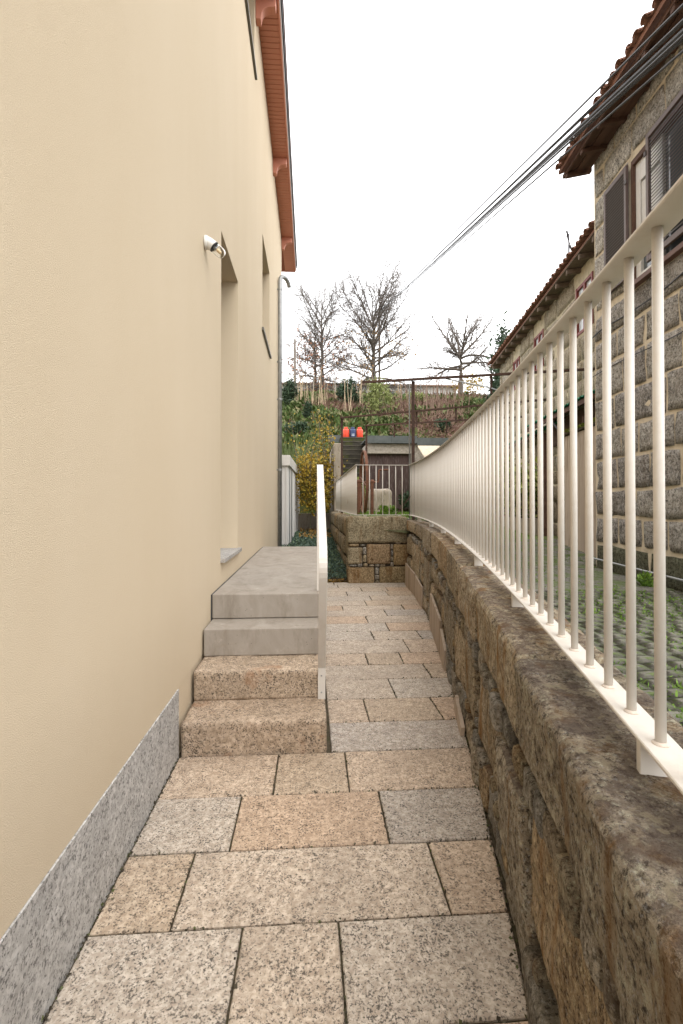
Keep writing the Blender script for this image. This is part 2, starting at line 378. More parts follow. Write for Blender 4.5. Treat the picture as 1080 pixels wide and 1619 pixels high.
# ---------------------------------------------------------------- mesh helpers
class MB:
    def __init__(s):
        s.v, s.f = [], []
    def quad(s, a, b, c, d):
        i = len(s.v)
        s.v += [tuple(a), tuple(b), tuple(c), tuple(d)]
        s.f.append((i, i + 1, i + 2, i + 3))
        return s
    def prism(s, poly, lo, hi, axis=2):
        """extrude a 2D polygon along an axis; poly given in the two other axes in cyclic order"""
        i = len(s.v); k = len(poly)
        def P(a, b, h):
            return {2: (a, b, h), 0: (h, a, b), 1: (b, h, a)}[axis]
        s.v += [P(a, b, lo) for a, b in poly] + [P(a, b, hi) for a, b in poly]
        s.f.append(tuple(i + j for j in reversed(range(k))))
        s.f.append(tuple(i + k + j for j in range(k)))
        for j in range(k):
            q = (j + 1) % k
            s.f.append((i + j, i + q, i + k + q, i + k + j))
        return s
    def box(s, x0, x1, y0, y1, z0, z1):
        return s.prism([(x0, y0), (x1, y0), (x1, y1), (x0, y1)], z0, z1)
    def obox(s, p, ax, ay, az, hx, hy, hz):
        """box centred on p with axes ax, ay, az and half sizes"""
        p = Vector(p); ax = Vector(ax).normalized() * hx; ay = Vector(ay).normalized() * hy; az = Vector(az).normalized() * hz
        i = len(s.v)
        for sx in (-1, 1):
            for sy in (-1, 1):
                for sz in (-1, 1):
                    s.v.append(tuple(p + ax * sx + ay * sy + az * sz))
        flip = ax.cross(ay).dot(az) < 0
        for f in ((0, 1, 3, 2), (4, 6, 7, 5), (0, 4, 5, 1), (2, 3, 7, 6), (0, 2, 6, 4), (1, 5, 7, 3)):
            s.f.append(tuple(i + j for j in (reversed(f) if flip else f)))
        return s
    def tube(s, pts, rad, n=8, cap=True):
        pts = [Vector(p) for p in pts]
        if not isinstance(rad, (list, tuple)):
            rad = [rad] * len(pts)
        base = len(s.v)
        up = None
        for k, p in enumerate(pts):
            d = (pts[min(k + 1, len(pts) - 1)] - pts[max(k - 1, 0)])
            if d.length < 1e-9:
                d = Vector((0, 0, 1))
            d.normalize()
            if up is None:
                up = Vector((1, 0, 0)) if abs(d.x) < 0.9 else Vector((0, 1, 0))
            a = d.cross(up)
            if a.length < 1e-5:
                a = d.cross(Vector((0, 1, 0.3)))
            a.normalize()
            b = d.cross(a)
            up = -b.cross(d).cross(d) if False else up
            for j in range(n):
                t = 2 * math.pi * j / n
                s.v.append(tuple(p + (a * math.cos(t) + b * math.sin(t)) * rad[k]))
        for k in range(len(pts) - 1):
            for j in range(n):
                q = (j + 1) % n
                o = base + k * n
                s.f.append((o + j, o + q, o + n + q, o + n + j))
        if cap:
            s.f.append(tuple(base + j for j in reversed(range(n))))
            s.f.append(tuple(base + (len(pts) - 1) * n + j for j in range(n)))
        return s
    def lathe(s, prof, n=16, c=(0, 0, 0), ax=(0, 0, 1), cap=True):
        """profile of (radius, height) turned about an axis"""
        ax = Vector(ax).normalized()
        a = ax.cross(Vector((0, 1, 0)) if abs(ax.y) < 0.9 else Vector((1, 0, 0))).normalized()
        b = ax.cross(a)
        c = Vector(c)
        base = len(s.v)
        for r, h in prof:
            for j in range(n):
                t = 2 * math.pi * j / n
                s.v.append(tuple(c + ax * h + (a * math.cos(t) + b * math.sin(t)) * r))
        for k in range(len(prof) - 1):
            for j in range(n):
                q = (j + 1) % n
                o = base + k * n
                s.f.append((o + j, o + q, o + n + q, o + n + j))
        if cap:
            s.f.append(tuple(base + j for j in reversed(range(n))))
            s.f.append(tuple(base + (len(prof) - 1) * n + j for j in range(n)))
        else:
            o = base + (len(prof) - 1) * n
            for j in range(n):
                q = (j + 1) % n
                s.f.append((o + j, o + q, base + q, base + j))
        return s
    def add(s, vf):
        i = len(s.v)
        s.v += [tuple(p) for p in vf[0]]
        s.f += [tuple(i + j for j in f) for f in vf[1]]
        return s
    def build(s, name, mat, parent=None, smooth=False, kind=None, color=None, bevel=0.0, bseg=2):
        return obj(name, s.v, s.f, mat, parent, smooth, kind, color, bevel, bseg)

def wloc(o):
    p = Vector((0, 0, 0))
    while o is not None:
        p = p + Vector(o.location)
        o = o.parent
    return p

def obj(name, v, f, mat, parent=None, smooth=False, kind=None, color=None, bevel=0.0, bseg=2):
    me = bpy.data.meshes.new(name)
    off = wloc(parent) if parent else Vector((0, 0, 0))
    if isinstance(v, np.ndarray):
        v = (v - np.array(off)).tolist()
    else:
        v = [(a - off.x, b - off.y, c - off.z) for a, b, c in v]
    me.from_pydata(v, [], f if isinstance(f, list) else f.tolist())
    me.materials.append(M[mat])
    if smooth:
        me.polygons.foreach_set('use_smooth', [True] * len(me.polygons))
    me.update()
    o = bpy.data.objects.new(name, me)
    COL.objects.link(o)
    if parent:
        o.parent = parent
    if kind:
        o['kind'] = kind
    if color:
        o.color = (*color, 1)
    if bevel:
        b = o.modifiers.new('bevel', 'BEVEL')
        b.width = bevel
        b.segments = bseg
        b.limit_method = 'ANGLE'
        b.angle_limit = R(40)
        b.harden_normals = False
    return o

def thing(name, label, cat, loc=(0, 0, 0), group=None):
    o = bpy.data.objects.new(name, None)
    o.empty_display_size = 0.1
    COL.objects.link(o)
    o.location = loc
    o['label'] = label
    o['category'] = cat
    if group:
        o['group'] = group
    return o

def tag(o, label, cat, group=None):
    o['label'] = label
    o['category'] = cat
    if group:
        o['group'] = group
    return o

def inst(name, me, loc, parent, rotz=0.0, scale=(1, 1, 1), color=None):
    """another piece sharing mesh data; loc in world space"""
    o = bpy.data.objects.new(name, me)
    COL.objects.link(o)
    o.parent = parent
    o.location = Vector(loc) - wloc(parent)
    o.rotation_euler = (0, 0, rotz)
    o.scale = scale
    if color:
        o.color = (*color, 1)
    return o

def fbm(p, f, octv=3):
    a, s = 1.0, 0.0
    for _ in range(octv):
        s += a * mnoise.noise(p * f)
        f *= 2.1
        a *= 0.5
    return s

def stone(c, h, r, cell, amp, freq, seed, warp=None, taper=None, octv=3, rough_axis=(1, 1, 1), maxn=60):
    """a rough block: rounded box with half sizes h, noise displaced, mapped by warp"""
    nn = [max(1, min(maxn, int(round(2 * h[i] / cell)))) for i in range(3)]
    idx, V, F = {}, [], []
    sd_ = Vector((seed * 7.31 % 97, seed * 3.77 % 89, seed * 5.13 % 83))
    r = min(r, min(h) * 0.98)
    def vid(i, j, k):
        key = (i, j, k)
        if key in idx:
            return idx[key]
        p = Vector((h[0] * (2 * i / nn[0] - 1), h[1] * (2 * j / nn[1] - 1), h[2] * (2 * k / nn[2] - 1)))
        q = Vector([max(-(h[a] - r), min(h[a] - r, p[a])) for a in range(3)])
        d = p - q
        if d.length > 1e-9:
            nrm = d.normalized()
            # corners pulled in to the round, flats untouched
            p = q + nrm * r
        else:
            nrm = Vector((0, 0, 0))
        if taper:
            p = taper(p, h)
        w = Vector(c) + p
        e = fbm(w + sd_, freq, octv) * amp
        e2 = fbm(w * 0.35 + sd_ * 1.7, freq, 2) * amp * 1.2
        w = w + Vector((nrm.x * rough_axis[0], nrm.y * rough_axis[1], nrm.z * rough_axis[2])) * (e + e2)
        if warp:
            w = warp(w)
        idx[key] = len(V)
        V.append(tuple(w))
        return idx[key]
    A, B, C_ = nn
    for i in range(A):
        for j in range(B):
            F.append((vid(i, j, 0), vid(i, j + 1, 0), vid(i + 1, j + 1, 0), vid(i + 1, j, 0)))
            F.append((vid(i, j, C_), vid(i + 1, j, C_), vid(i + 1, j + 1, C_), vid(i, j + 1, C_)))
    for i in range(A):
        for k in range(C_):
            F.append((vid(i, 0, k), vid(i + 1, 0, k), vid(i + 1, 0, k + 1), vid(i, 0, k + 1)))
            F.append((vid(i, B, k), vid(i, B, k + 1), vid(i + 1, B, k + 1), vid(i + 1, B, k)))
    for j in range(B):
        for k in range(C_):
            F.append((vid(0, j, k), vid(0, j, k + 1), vid(0, j + 1, k + 1), vid(0, j + 1, k)))
            F.append((vid(A, j, k), vid(A, j + 1, k), vid(A, j + 1, k + 1), vid(A, j, k + 1)))
    return V, F

def leaf_cloud(P, size, aspect=0.6, up=0.0, spread=0.35, seed=1):
    """a leaf-shaped quad at every point"""
    rng = np.random.default_rng(seed)
    n = len(P)
    d = rng.normal(size=(n, 3))
    d[:, 2] = d[:, 2] * (1 - up) + up * 1.5
    d /= np.linalg.norm(d, axis=1)[:, None]
    e = np.cross(d, rng.normal(size=(n, 3)))
    e /= np.linalg.norm(e, axis=1)[:, None]
    L = size * (1 + spread * rng.normal(size=n)).clip(0.4, 1.8)
    a = d * L[:, None]
    b = e * (L * aspect * 0.5)[:, None]
    V = np.empty((n, 4, 3))
    V[:, 0] = P
    V[:, 1] = P + a * 0.5 + b
    V[:, 2] = P + a
    V[:, 3] = P + a * 0.5 - b
    F = np.arange(n * 4).reshape(n, 4)
    return V.reshape(-1, 3), F

def ball_points(n, c, rad, rng, shell=0.35, clumps=12):
    """points through a crown's volume gathered in clumps"""
    d = rng.normal(size=(clumps, 3)); d /= np.linalg.norm(d, axis=1)[:, None]
    rr = rng.uniform(shell, 1.0, clumps) ** 0.6
    cc = d * rr[:, None] * 0.78
    k = rng.integers(0, clumps, n)
    p = cc[k] + rng.normal(size=(n, 3)) * rng.uniform(0.1, 0.24, clumps)[k][:, None]
    return np.array(c) + p * np.array(rad)
# ---------------------------------------------------------------- lie of the land
FY = np.array([0.3, 0.812, 0.927, 1.157, 1.279, 2.24, 2.587, 3.06, 3.98, 5.25, 6.27, 8.3])
FX = np.array([0.485, 0.607, 0.6345, 0.686, 0.7165, 0.922, 0.991, 1.086, 1.254, 1.464, 1.60, 1.725])
FZ = np.array([0.918, 0.93, 0.9345, 0.942, 0.945, 0.99, 1.008, 1.025, 1.047, 1.082, 1.10, 1.145])
FH = np.array([0.9, 0.9, 0.9, 0.9, 0.9, 0.9, 0.9, 0.9, 0.9, 0.89, 0.885, 0.855])
PX = np.polyfit(FY, FX, 4)
PZ = np.polyfit(FY, FZ, 3)
def fx(y): return float(np.polyval(PX, y))
def fz(y): return float(np.polyval(PZ, y))
def fslope(y): return float(np.polyval(np.polyder(PX), y))
def fh(y): return float(np.interp(y, FY, FH))
def along(y, d, z):
    """point beside the railing line: d metres to the right of it"""
    t = math.atan(fslope(y))
    return Vector((fx(y) + d * math.cos(t), y - d * math.sin(t), z))
def wall_top(y): return fz(y) - 0.07
FACE = -0.125

def smooth(a, b, x):
    t = max(0.0, min(1.0, (x - a) / (b - a)))
    return t * t * (3 - 2 * t)
def yard_z(x, y):
    low = 0.47 + 0.055 * max(0.0, y - 6.0)
    if y > 15: low = 0.47 + 0.055 * 9 + 0.02 * (y - 15)
    w = smooth(7.4, 8.6, y) * (1 - smooth(1.9, 3.4, x))
    return low + (1.07 - low) * max(0, w) if 1.07 > low else low
def bank_z(x, y):
    if y < 19: b = 0.1
    if y <= 18.5: return 0.2
    z = float(np.interp(y, [18.5, 20.5, 23, 29, 36, 40, 46, 70, 200], [1.2, 3.0, 4.5, 6.6, 8.9, 10.2, 10.5, 11.0, 12.5]))
    z += 0.35 * mnoise.noise(Vector((x * 0.25, y * 0.25, 3))) * smooth(19, 24, y)
    return z

def sheet(name, xs, ys, zf, mat, kind='structure'):
    V = [(x, y, zf(x, y)) for y in ys for x in xs]
    k = len(xs)
    F = [(j * k + i, j * k + i + 1, (j + 1) * k + i + 1, (j + 1) * k + i) for j in range(len(ys) - 1) for i in range(k - 1)]
    return obj(name, V, F, mat, None, True, kind)

sheet('ground', np.linspace(-900, 900, 19), np.linspace(-900, 900, 19), lambda x, y: -0.06, 'soil')
sheet('hillside', np.concatenate([np.linspace(-150, -12, 12), np.linspace(-11, 26, 60), np.linspace(28, 160, 12)]),
      np.concatenate([[18.4, 18.5], np.linspace(18.8, 48, 60), np.linspace(52, 300, 14)]), bank_z, 'bank')

# yard behind the wall: starts at the back of the stones
V, F = [], []
ys = np.concatenate([np.linspace(-2.0, 9.0, 45), np.linspace(9.3, 19, 30)])
us = np.linspace(0, 1, 22)
for y in ys:
    x0 = fx(max(0.3, min(y, 8.2))) + 0.12 if y < 8.2 else 0.72
    if y < 0.3: x0 = fx(0.3) + 0.12 - (0.3 - y) * 0.24
    for u in us:
        x = x0 + (9.5 - x0) * u ** 1.4
        V.append((x, y, yard_z(x, y) - 0.012))
k = len(us)
for j in range(len(ys) - 1):
    for i in range(k - 1):
        F.append((j * k + i, j * k + i + 1, (j + 1) * k + i + 1, (j + 1) * k + i))
yard = obj('yard', V, F, 'yard_joint', None, True, 'structure')
V2 = [(x, y, yard_z(x, y) + 0.0) for y in np.linspace(8.42, 19, 30) for x in np.linspace(0.76, 5.5, 20)]
F2 = [(j * 20 + i, j * 20 + i + 1, (j + 1) * 20 + i + 1, (j + 1) * 20 + i) for j in range(29) for i in range(19)]
obj('grass_terrace', V2, F2, 'terrace', None, True, 'structure')

# garden bed at the end of the path
V3 = [(x, y, 0.02 + 0.03 * max(0, y - 8)) for y in np.linspace(8.27, 18.6, 24) for x in np.linspace(-0.69, 0.66, 8)]
F3 = [(j * 8 + i, j * 8 + i + 1, (j + 1) * 8 + i + 1, (j + 1) * 8 + i) for j in range(23) for i in range(7)]
obj('garden_bed', V3, F3, 'soil', None, True, 'structure')

# ---------------------------------------------------------------- stucco house on the left
HX = -0.70
house = thing('stucco_house', 'tall cream stucco house with terracotta eaves on the left of the path', 'house', (HX, 3.0, 0))
Y0, Y1, ZT = -1.4, 12.0, 7.95
holes = [(3.88, 4.78, 0.875, 3.50), (7.20, 8.45, 3.92, 5.32), (4.95, 6.12, 6.78, 7.7)]
RECESS = 0.26
ysx = sorted({Y0, Y1} | {h[0] for h in holes} | {h[1] for h in holes})
zsx = sorted({0.36, ZT} | {h[2] for h in holes} | {h[3] for h in holes})
mb = MB()
for a, b in zip(ysx[:-1], ysx[1:]):
    for c0, c1 in zip(zsx[:-1], zsx[1:]):
        ym, zm = (a + b) / 2, (c0 + c1) / 2
        if any(h[0] < ym < h[1] and h[2] < zm < h[3] for h in holes):
            continue
        mb.quad((HX, a, c0), (HX, b, c0), (HX, b, c1), (HX, a, c1))
for h in holes:
    a, b, c0, c1 = h
    xi = HX - RECESS
    mb.quad((HX, a, c0), (HX, a, c1), (xi, a, c1), (xi, a, c0))
    mb.quad((HX, b, c1), (HX, b, c0), (xi, b, c0), (xi, b, c1))
    mb.quad((HX, a, c1), (HX, b, c1), (xi, b, c1), (xi, a, c1))
    mb.quad((HX, b, c0), (HX, a, c0), (xi, a, c0), (xi, b, c0))
    mb.quad((xi, a, c0), (xi, b, c0), (xi, b, c1), (xi, a, c1))
mb.quad((HX, Y1, 0), (HX - 7, Y1, 0), (HX - 7, Y1, ZT), (HX, Y1, ZT))
mb.quad((HX - 7, Y0, 0), (HX, Y0, 0), (HX, Y0, ZT), (HX - 7, Y0, ZT))
mb.quad((HX - 7, Y1, 0), (HX - 7, Y0, 0), (HX - 7, Y0, ZT), (HX - 7, Y1, ZT))
mb.build('wall', 'stucco', house)
# granite plinth: long stones butted end to end, flush with the stucco
py = [-1.4, -0.2, 2.66]
for a, b in zip(py[:-1], py[1:]):
    MB().box(HX - 0.06, HX + 0.004, a + 0.001, b - 0.001, -0.04, 0.357).build('plinth_stone', 'plinth', house, bevel=0.0015)
for a, b in ((2.66, 7.3), (7.3, 12.0)):
    MB().box(HX - 0.06, HX - 0.004, a, b, -0.04, 0.357).build('plinth_stone', 'stucco', house)
# door and windows in the recesses
def glazed(y0, y1, z0, z1, name):
    x = HX - RECESS
    f = MB()
    w = 0.06
    f.box(x + 0.002, x + 0.05, y0 + 0.002, y0 + w, z0 + 0.002, z1 - 0.002)
    f.box(x + 0.002, x + 0.05, y1 - w, y1 - 0.002, z0 + 0.002, z1 - 0.002)
    f.box(x + 0.002, x + 0.05, y0 + w, y1 - w, z1 - w, z1 - 0.002)
    f.box(x + 0.002, x + 0.05, y0 + w, y1 - w, z0 + 0.002, z0 + w)
    o = f.build(name, 'white_paint', house)
    MB().box(x + 0.012, x + 0.02, y0 + w, y1 - w, z0 + w, z1 - w).build('pane', 'pane', o)
glazed(3.88, 4.78, 0.915, 3.50, 'french_window')
glazed(7.20, 8.45, 3.92, 5.32, 'window')
glazed(4.95, 6.12, 6.78, 7.7, 'window')
MB().box(HX - RECESS + 0.002, HX + 0.035, 3.885, 4.835, 0.877, 0.913).build('door_sill', 'sill_granite', house, bevel=0.004)
for a, b, z in ((7.12, 8.56, 3.90), (4.9, 6.2, 6.76)):
    MB().box(HX + 0.001, HX + 0.03, a, b, z - 0.03, z + 0.012).build('window_sill', 'sill_zinc', house)
# eaves
XO, ZS, YE = -0.405, 7.85, 13.7
y = 3.6
bm_ = MB()
bm_.box(0, XO - HX - 0.03, 0.0015, 0.0865, 0, 0.02)
first = None
i = 0
while y < YE - 0.09:
    if first is None:
        first = MB().box(HX + 0.001, XO - 0.026, y, y + 0.079, ZS, ZS + 0.018).build('soffit_board', 'terracotta', house, bevel=0.006, bseg=1)
    else:
        o = first.copy(); COL.objects.link(o); o.parent = house
        o.location = (0, i * 0.086, 0)
    y += 0.086; i += 1
MB().box(HX - 1.0, XO - 0.026, 12.003, YE, ZS + 0.021, ZS + 0.05).build('soffit_backing', 'terracotta_groove', house)
MB().box(HX + 0.001, XO - 0.026, Y0, 12.003, ZS + 0.021, ZS + 0.05).build('soffit_backing', 'terracotta_groove', house)
MB().box(XO - 0.025, XO, Y0, YE, ZS - 0.015, ZS + 0.17).build('fascia', 'terracotta', house, bevel=0.004)
MB().box(HX - 1.0, XO - 0.026, YE - 0.025, YE, ZS - 0.012, ZS + 0.17).build('fascia', 'terracotta', house, bevel=0.004)
g = MB()
g.tube([(XO + 0.018, Y0, ZS + 0.13), (XO + 0.018, YE + 0.03, ZS + 0.13)], 0.022, 10)
g.build('gutter', 'dark_zinc', house, True)
MB().box(XO + 0.001, XO + 0.012, Y0, YE + 0.01, ZS + 0.03, ZS + 0.095).build('drip_strip', 'white_paint', house)
rf = MB()
rf.prism([(XO + 0.05, ZS + 0.175), (XO + 0.05, ZS + 0.20), (HX - 3.5, ZS + 1.9), (HX - 3.5, ZS + 1.87)], Y0, YE + 0.02, 1)
rf.v = [(a, b, c) for a, b, c in rf.v]
rf.build('roof', 'roof_slab', house)
def eave_bracket(yb):
    prof = [(HX + 0.002, ZS - 0.003), (HX + 0.002, ZS - 0.30), (HX + 0.07, ZS - 0.30), (HX + 0.075, ZS - 0.245)]
    for t in np.linspace(0, 1, 9):
        a = t * math.pi / 2
        prof.append((HX + 0.08 + 0.14 * (1 - math.cos(a)) ** 0.9, ZS - 0.235 + 0.10 * math.sin(a) ** 1.3))
    prof += [(HX + 0.26, ZS - 0.13), (HX + 0.265, ZS - 0.003)]
    mb = MB()
    # prism along Y: poly in (z, x) order for axis 1
    mb.prism([(z, x) for x, z in prof], yb - 0.05, yb + 0.05, 1)
    return mb
def pr_y(prof, y0, y1):
    mb = MB(); k = len(prof)
    mb.v = [(x, y0, z) for x, z in prof] + [(x, y1, z) for x, z in prof]
    mb.f = [tuple(range(k)), tuple(k + j for j in reversed(range(k)))]
    for j in range(k):
        q = (j + 1) % k
        mb.f.append((j, j + k, q + k, q))
    return mb
def eave_bracket(yb):
    prof = [(HX + 0.002, ZS - 0.003), (HX + 0.002, ZS - 0.30), (HX + 0.07, ZS - 0.30), (HX + 0.075, ZS - 0.245)]
    for t in np.linspace(0, 1, 9):
        a = t * math.pi / 2
        prof.append((HX + 0.08 + 0.13 * (1 - math.cos(a)), ZS - 0.235 + 0.10 * math.sin(a)))
    prof += [(HX + 0.255, ZS - 0.125), (HX + 0.262, ZS - 0.003)]
    return pr_y(prof, yb - 0.055, yb + 0.055)
for yb in (6.28, 9.2, 11.95, 3.3):
    eave_bracket(yb).build('eave_bracket', 'terracotta', house, bevel=0.006)
rf2 = [(XO + 0.05, ZS + 0.175), (XO + 0.05, ZS + 0.205), (HX - 3.5, ZS + 1.9), (HX - 3.5, ZS + 1.86)]
bpy.data.objects.remove([o for o in house.children if o.name.startswith('roof')][0])
pr_y(rf2, Y0, YE + 0.02).build('roof', 'roof_slab', house)

# down pipe with swan neck
px_, pyy = HX + 0.062, 10.4
pipe = thing('drain_pipe', 'grey galvanised drain pipe with swan neck at the corner of the cream house', 'drain pipe', (px_, pyy, 0))
pts = [(px_, pyy, 0.05), (px_, pyy, 6.08)]
for t in np.linspace(0.15, 1, 8):
    a = t * math.pi * 0.9
    pts.append((px_ + 0.09 * (1 - math.cos(a)), pyy + 0.16 * (1 - math.cos(a)), 6.08 + 0.15 * math.sin(a)))
pts.append((pts[-1][0] + 0.005, pts[-1][1] + 0.02, pts[-1][2] - 0.04))
MB().tube(pts, 0.045, 14).build('pipe', 'zinc', pipe, True)
for z in (2.05, 3.55, 4.35, 5.9):
    c_ = MB().tube([(px_, pyy, z - 0.018), (px_, pyy, z + 0.018)], 0.052, 14)
    c_.box(HX - 0.002, px_ - 0.04, pyy - 0.012, pyy + 0.012, z - 0.012, z + 0.012)
    c_.build('clamp', 'zinc', pipe)

# bulkhead lamp
LP = Vector((HX, 3.27, 3.08))
lamp = thing('wall_lamp', 'white porcelain wall lamp with clear glass jar above the door recess', 'lamp', LP)
lamp.scale = (0.66, 0.66, 0.66)
axl = Vector((0.72, 0.12, -0.62)).normalized()
b_ = MB()
b_.lathe([(0.0, 0.0), (0.066, 0.0), (0.068, 0.012), (0.064, 0.03)], 24, LP + Vector((0.004, 0, 0)), (1, 0, 0))
prev = []
n_ = 24
rings = []
for k in range(8):
    t = k / 7
    ax = Vector((1, 0, 0)).lerp(axl, t).normalized()
    cpos = LP + Vector((0.03, 0, 0)) + Vector((1, 0, 0)) * 0.02 * t + axl * 0.055 * t + Vector((0, 0, 0.0))
    rr = 0.062 - 0.008 * t
    u_ = ax.cross(Vector((0, 1, 0))).normalized(); w_ = ax.cross(u_)
    rings.append([tuple(cpos + (u_ * math.cos(2 * math.pi * j / n_) + w_ * math.sin(2 * math.pi * j / n_)) * rr) for j in range(n_)])
o0 = len(b_.v)
for rg in rings: b_.v += rg
for k in range(7):
    for j in range(n_):
        q = (j + 1) % n_
        b_.f.append((o0 + k * n_ + j, o0 + k * n_ + q, o0 + (k + 1) * n_ + q, o0 + (k + 1) * n_ + j))
b_.f.append(tuple(o0 + 7 * n_ + j for j in range(n_)))
b_.build('lamp_base', 'white_gloss', lamp, True)
cj = LP + Vector((0.05, 0, 0)) + axl * 0.055
MB().lathe([(0.053, 0.0), (0.056, 0.002), (0.056, 0.009), (0.053, 0.011)], 24, cj, axl).build('gasket', 'rubber', lamp, True)
jar = [(0.050, 0.010), (0.051, 0.03), (0.051, 0.085), (0.046, 0.108), (0.034, 0.124), (0.018, 0.131), (0.001, 0.133)]
inn = [(0.001, 0.129), (0.017, 0.127), (0.031, 0.120), (0.043, 0.105), (0.048, 0.085), (0.048, 0.03), (0.047, 0.010)]
MB().lathe(jar + inn, 28, cj, axl, False).build('glass_jar', 'glass', lamp, True)
MB().lathe([(0.018, 0.0), (0.018, 0.03), (0.012, 0.036)], 16, cj, axl).build('lamp_holder', 'zinc', lamp, True)
MB().lathe([(0.010, 0.036), (0.017, 0.05), (0.017, 0.085), (0.008, 0.095)], 16, cj, axl).build('bulb', 'lamp_core', lamp, True)
MB().lathe([(0.002, 0), (0.006, 0.0), (0.006, 0.006), (0.002, 0.008)], 10, LP + Vector((0.02, 0.02, 0.062)), (0.4, 0.2, 0.9)).build('screw', 'rubber', lamp)

# ---------------------------------------------------------------- the granite path
pave = MB()
for j in range(30):
    ya, yb = -2 + j * 0.352, -2 + (j + 1) * 0.352
    def xr(y): return (along(max(0.3, y), FACE, 0).x if y > 0.3 else along(0.3, FACE, 0).x - (0.3 - y) * 0.24) + 0.14
    pave.quad((HX - 0.05, ya, -0.009), (xr(ya), ya, -0.009), (xr(yb), yb, -0.009), (HX - 0.05, yb, -0.009))
path = pave.build('path', 'joint', None, False, 'structure')

WARM = [(1.08, 0.96, 0.84), (1.04, 0.93, 0.80), (1.1, 0.93, 0.78)]
GREY = [(0.98, 0.96, 0.95), (1.05, 1.02, 0.98), (0.92, 0.91, 0.90)]
MIXD = [(1.06, 0.99, 0.91), (1.1, 1.03, 0.95)]
def slab(poly, color, dz=0.0):
    """a sawn slab with slightly uneven arrises"""
    g = 0.003
    cx = sum(p[0] for p in poly) / len(poly); cy = sum(p[1] for p in poly) / len(poly)
    x0, x1 = min(p[0] for p in poly), max(p[0] for p in poly)
    P = []
    for q in range(len(poly)):
        a = Vector((*poly[q], 0)); b = Vector((*poly[(q + 1) % len(poly)], 0))
        m = max(1, int((b - a).length / 0.035))
        for t in range(m):
            P.append(a.lerp(b, t / m))
    tilt = (random.uniform(-1, 1) * 0.002, random.uniform(-1, 1) * 0.002)
    top, mid, low = [], [], []
    for p in P:
        w = mnoise.noise(Vector((p.x * 9, p.y * 9, cx * 17))) * 0.003
        d = Vector((cx - p.x, cy - p.y, 0))
        ax_ = Vector((math.copysign(min(abs(d.x), g + abs(w)), d.x), math.copysign(min(abs(d.y), g + abs(w)), d.y), 0))
        e = p + ax_
        z = dz + tilt[0] * (p.x - cx) + tilt[1] * (p.y - cy)
        low.append((e.x, e.y, -0.03))
        mid.append((e.x, e.y, z - 0.004))
        i_ = e + Vector((math.copysign(0.004, d.x), math.copysign(0.004, d.y), 0))
        top.append((i_.x, i_.y, z + w * 0.3))
    k = len(P)
    V = low + mid + top
    F = []
    for q in range(k):
        n_ = (q + 1) % k
        F.append((q, n_, k + n_, k + q))
        F.append((k + q, k + n_, 2 * k + n_, 2 * k + q))
    F.append(tuple(2 * k + q for q in range(k)))
    return obj('paving_slab', V, F, 'slab', path, False, None, color)

def wall_x(y):
    return along(max(0.3, y), FACE, 0).x - 0.002 if y > 0.3 else along(0.3, FACE, 0).x - 0.002 - (0.3 - y) * 0.24
courses = [  # y0, y1, left x, [joints (x at y0, x at y1)], colours
    (0.15, 0.55, HX, [(-0.1, -0.1)], [GREY[0], WARM[0]]),
    (0.55, 0.91, HX, [(-0.35, -0.35), (0.2, 0.2)], [WARM[1], GREY[1], GREY[0]]),
    (0.91, 1.257, HX, [(-0.05, -0.05), (0.36, 0.36)], [WARM[1], GREY[0], WARM[2]]),
    (1.257, 1.586, HX, [(-0.215, -0.213), (0.096, 0.093)], [GREY[1], MIXD[0], GREY[1]]),
    (1.586, 1.93, HX, [(-0.441, -0.441), (0.466, 0.4685)], [WARM[1], MIXD[1], WARM[0]]),
    (1.93, 2.284, HX, [(-0.312, -0.3116), (0.318, 0.321)], [GREY[1], WARM[2], GREY[2]]),
    (2.284, 2.652, HX, [(-0.17, -0.167), (0.187, 0.189)], [WARM[0], WARM[1], WARM[0]]),
    (2.652, 3.0, 0.11, [], [GREY[0]]),
    (3.0, 3.35, 0.11, [(0.369, 0.366), (0.838, 0.83)], [WARM[0], WARM[1], WARM[2]]),
    (3.35, 3.72, 0.11, [(0.60, 0.598)], [MIXD[0], GREY[1]]),
    (3.72, 4.055, 0.11, [(0.945, 0.945)], [MIXD[0], WARM[1]]),
    (4.055, 4.36, 0.11, [(0.49, 0.495), (0.79, 0.798)], [WARM[0], WARM[1], WARM[2]]),
    (4.36, 4.78, 0.11, [(0.91, 0.914)], [MIXD[1], WARM[0]]),
    (4.78, 5.11, 0.11, [(0.637, 0.637), (1.12, 1.12)], [GREY[1], MIXD[1], GREY[2]]),
    (5.11, 5.45, 0.11, [(0.84, 0.846)], [GREY[1], WARM[2]]),
    (5.45, 5.79, 0.11, [(0.658, 0.658)], [WARM[2], MIXD[1]]),
    (5.79, 6.12, 0.11, [(0.93, 0.93)], [MIXD[1], GREY[0]]),
    (6.12, 6.39, 0.11, [(0.42, 0.42), (1.2, 1.2)], [WARM[2], MIXD[1], WARM[2]]),
    (6.39, 6.71, 0.11, [(0.75, 0.75)], [MIXD[1], WARM[1]]),
    (6.71, 7.05, 0.11, [(0.86, 0.86)], [GREY[1], MIXD[0]]),
    (7.05, 7.40, 0.11, [(0.55, 0.55), (1.15, 1.15)], [MIXD[1], GREY[1], WARM[1]]),
    (7.40, 7.74, 0.11, [(0.8, 0.8), (1.2, 1.2)], [MIXD[1], MIXD[0], WARM[2]]),
    (7.74, 8.0, 0.11, [(0.45, 0.45)], [GREY[0], GREY[1]]),
    (8.0, 8.26, 0.11, [(0.40, 0.40)], [GREY[1], GREY[1]]),
]
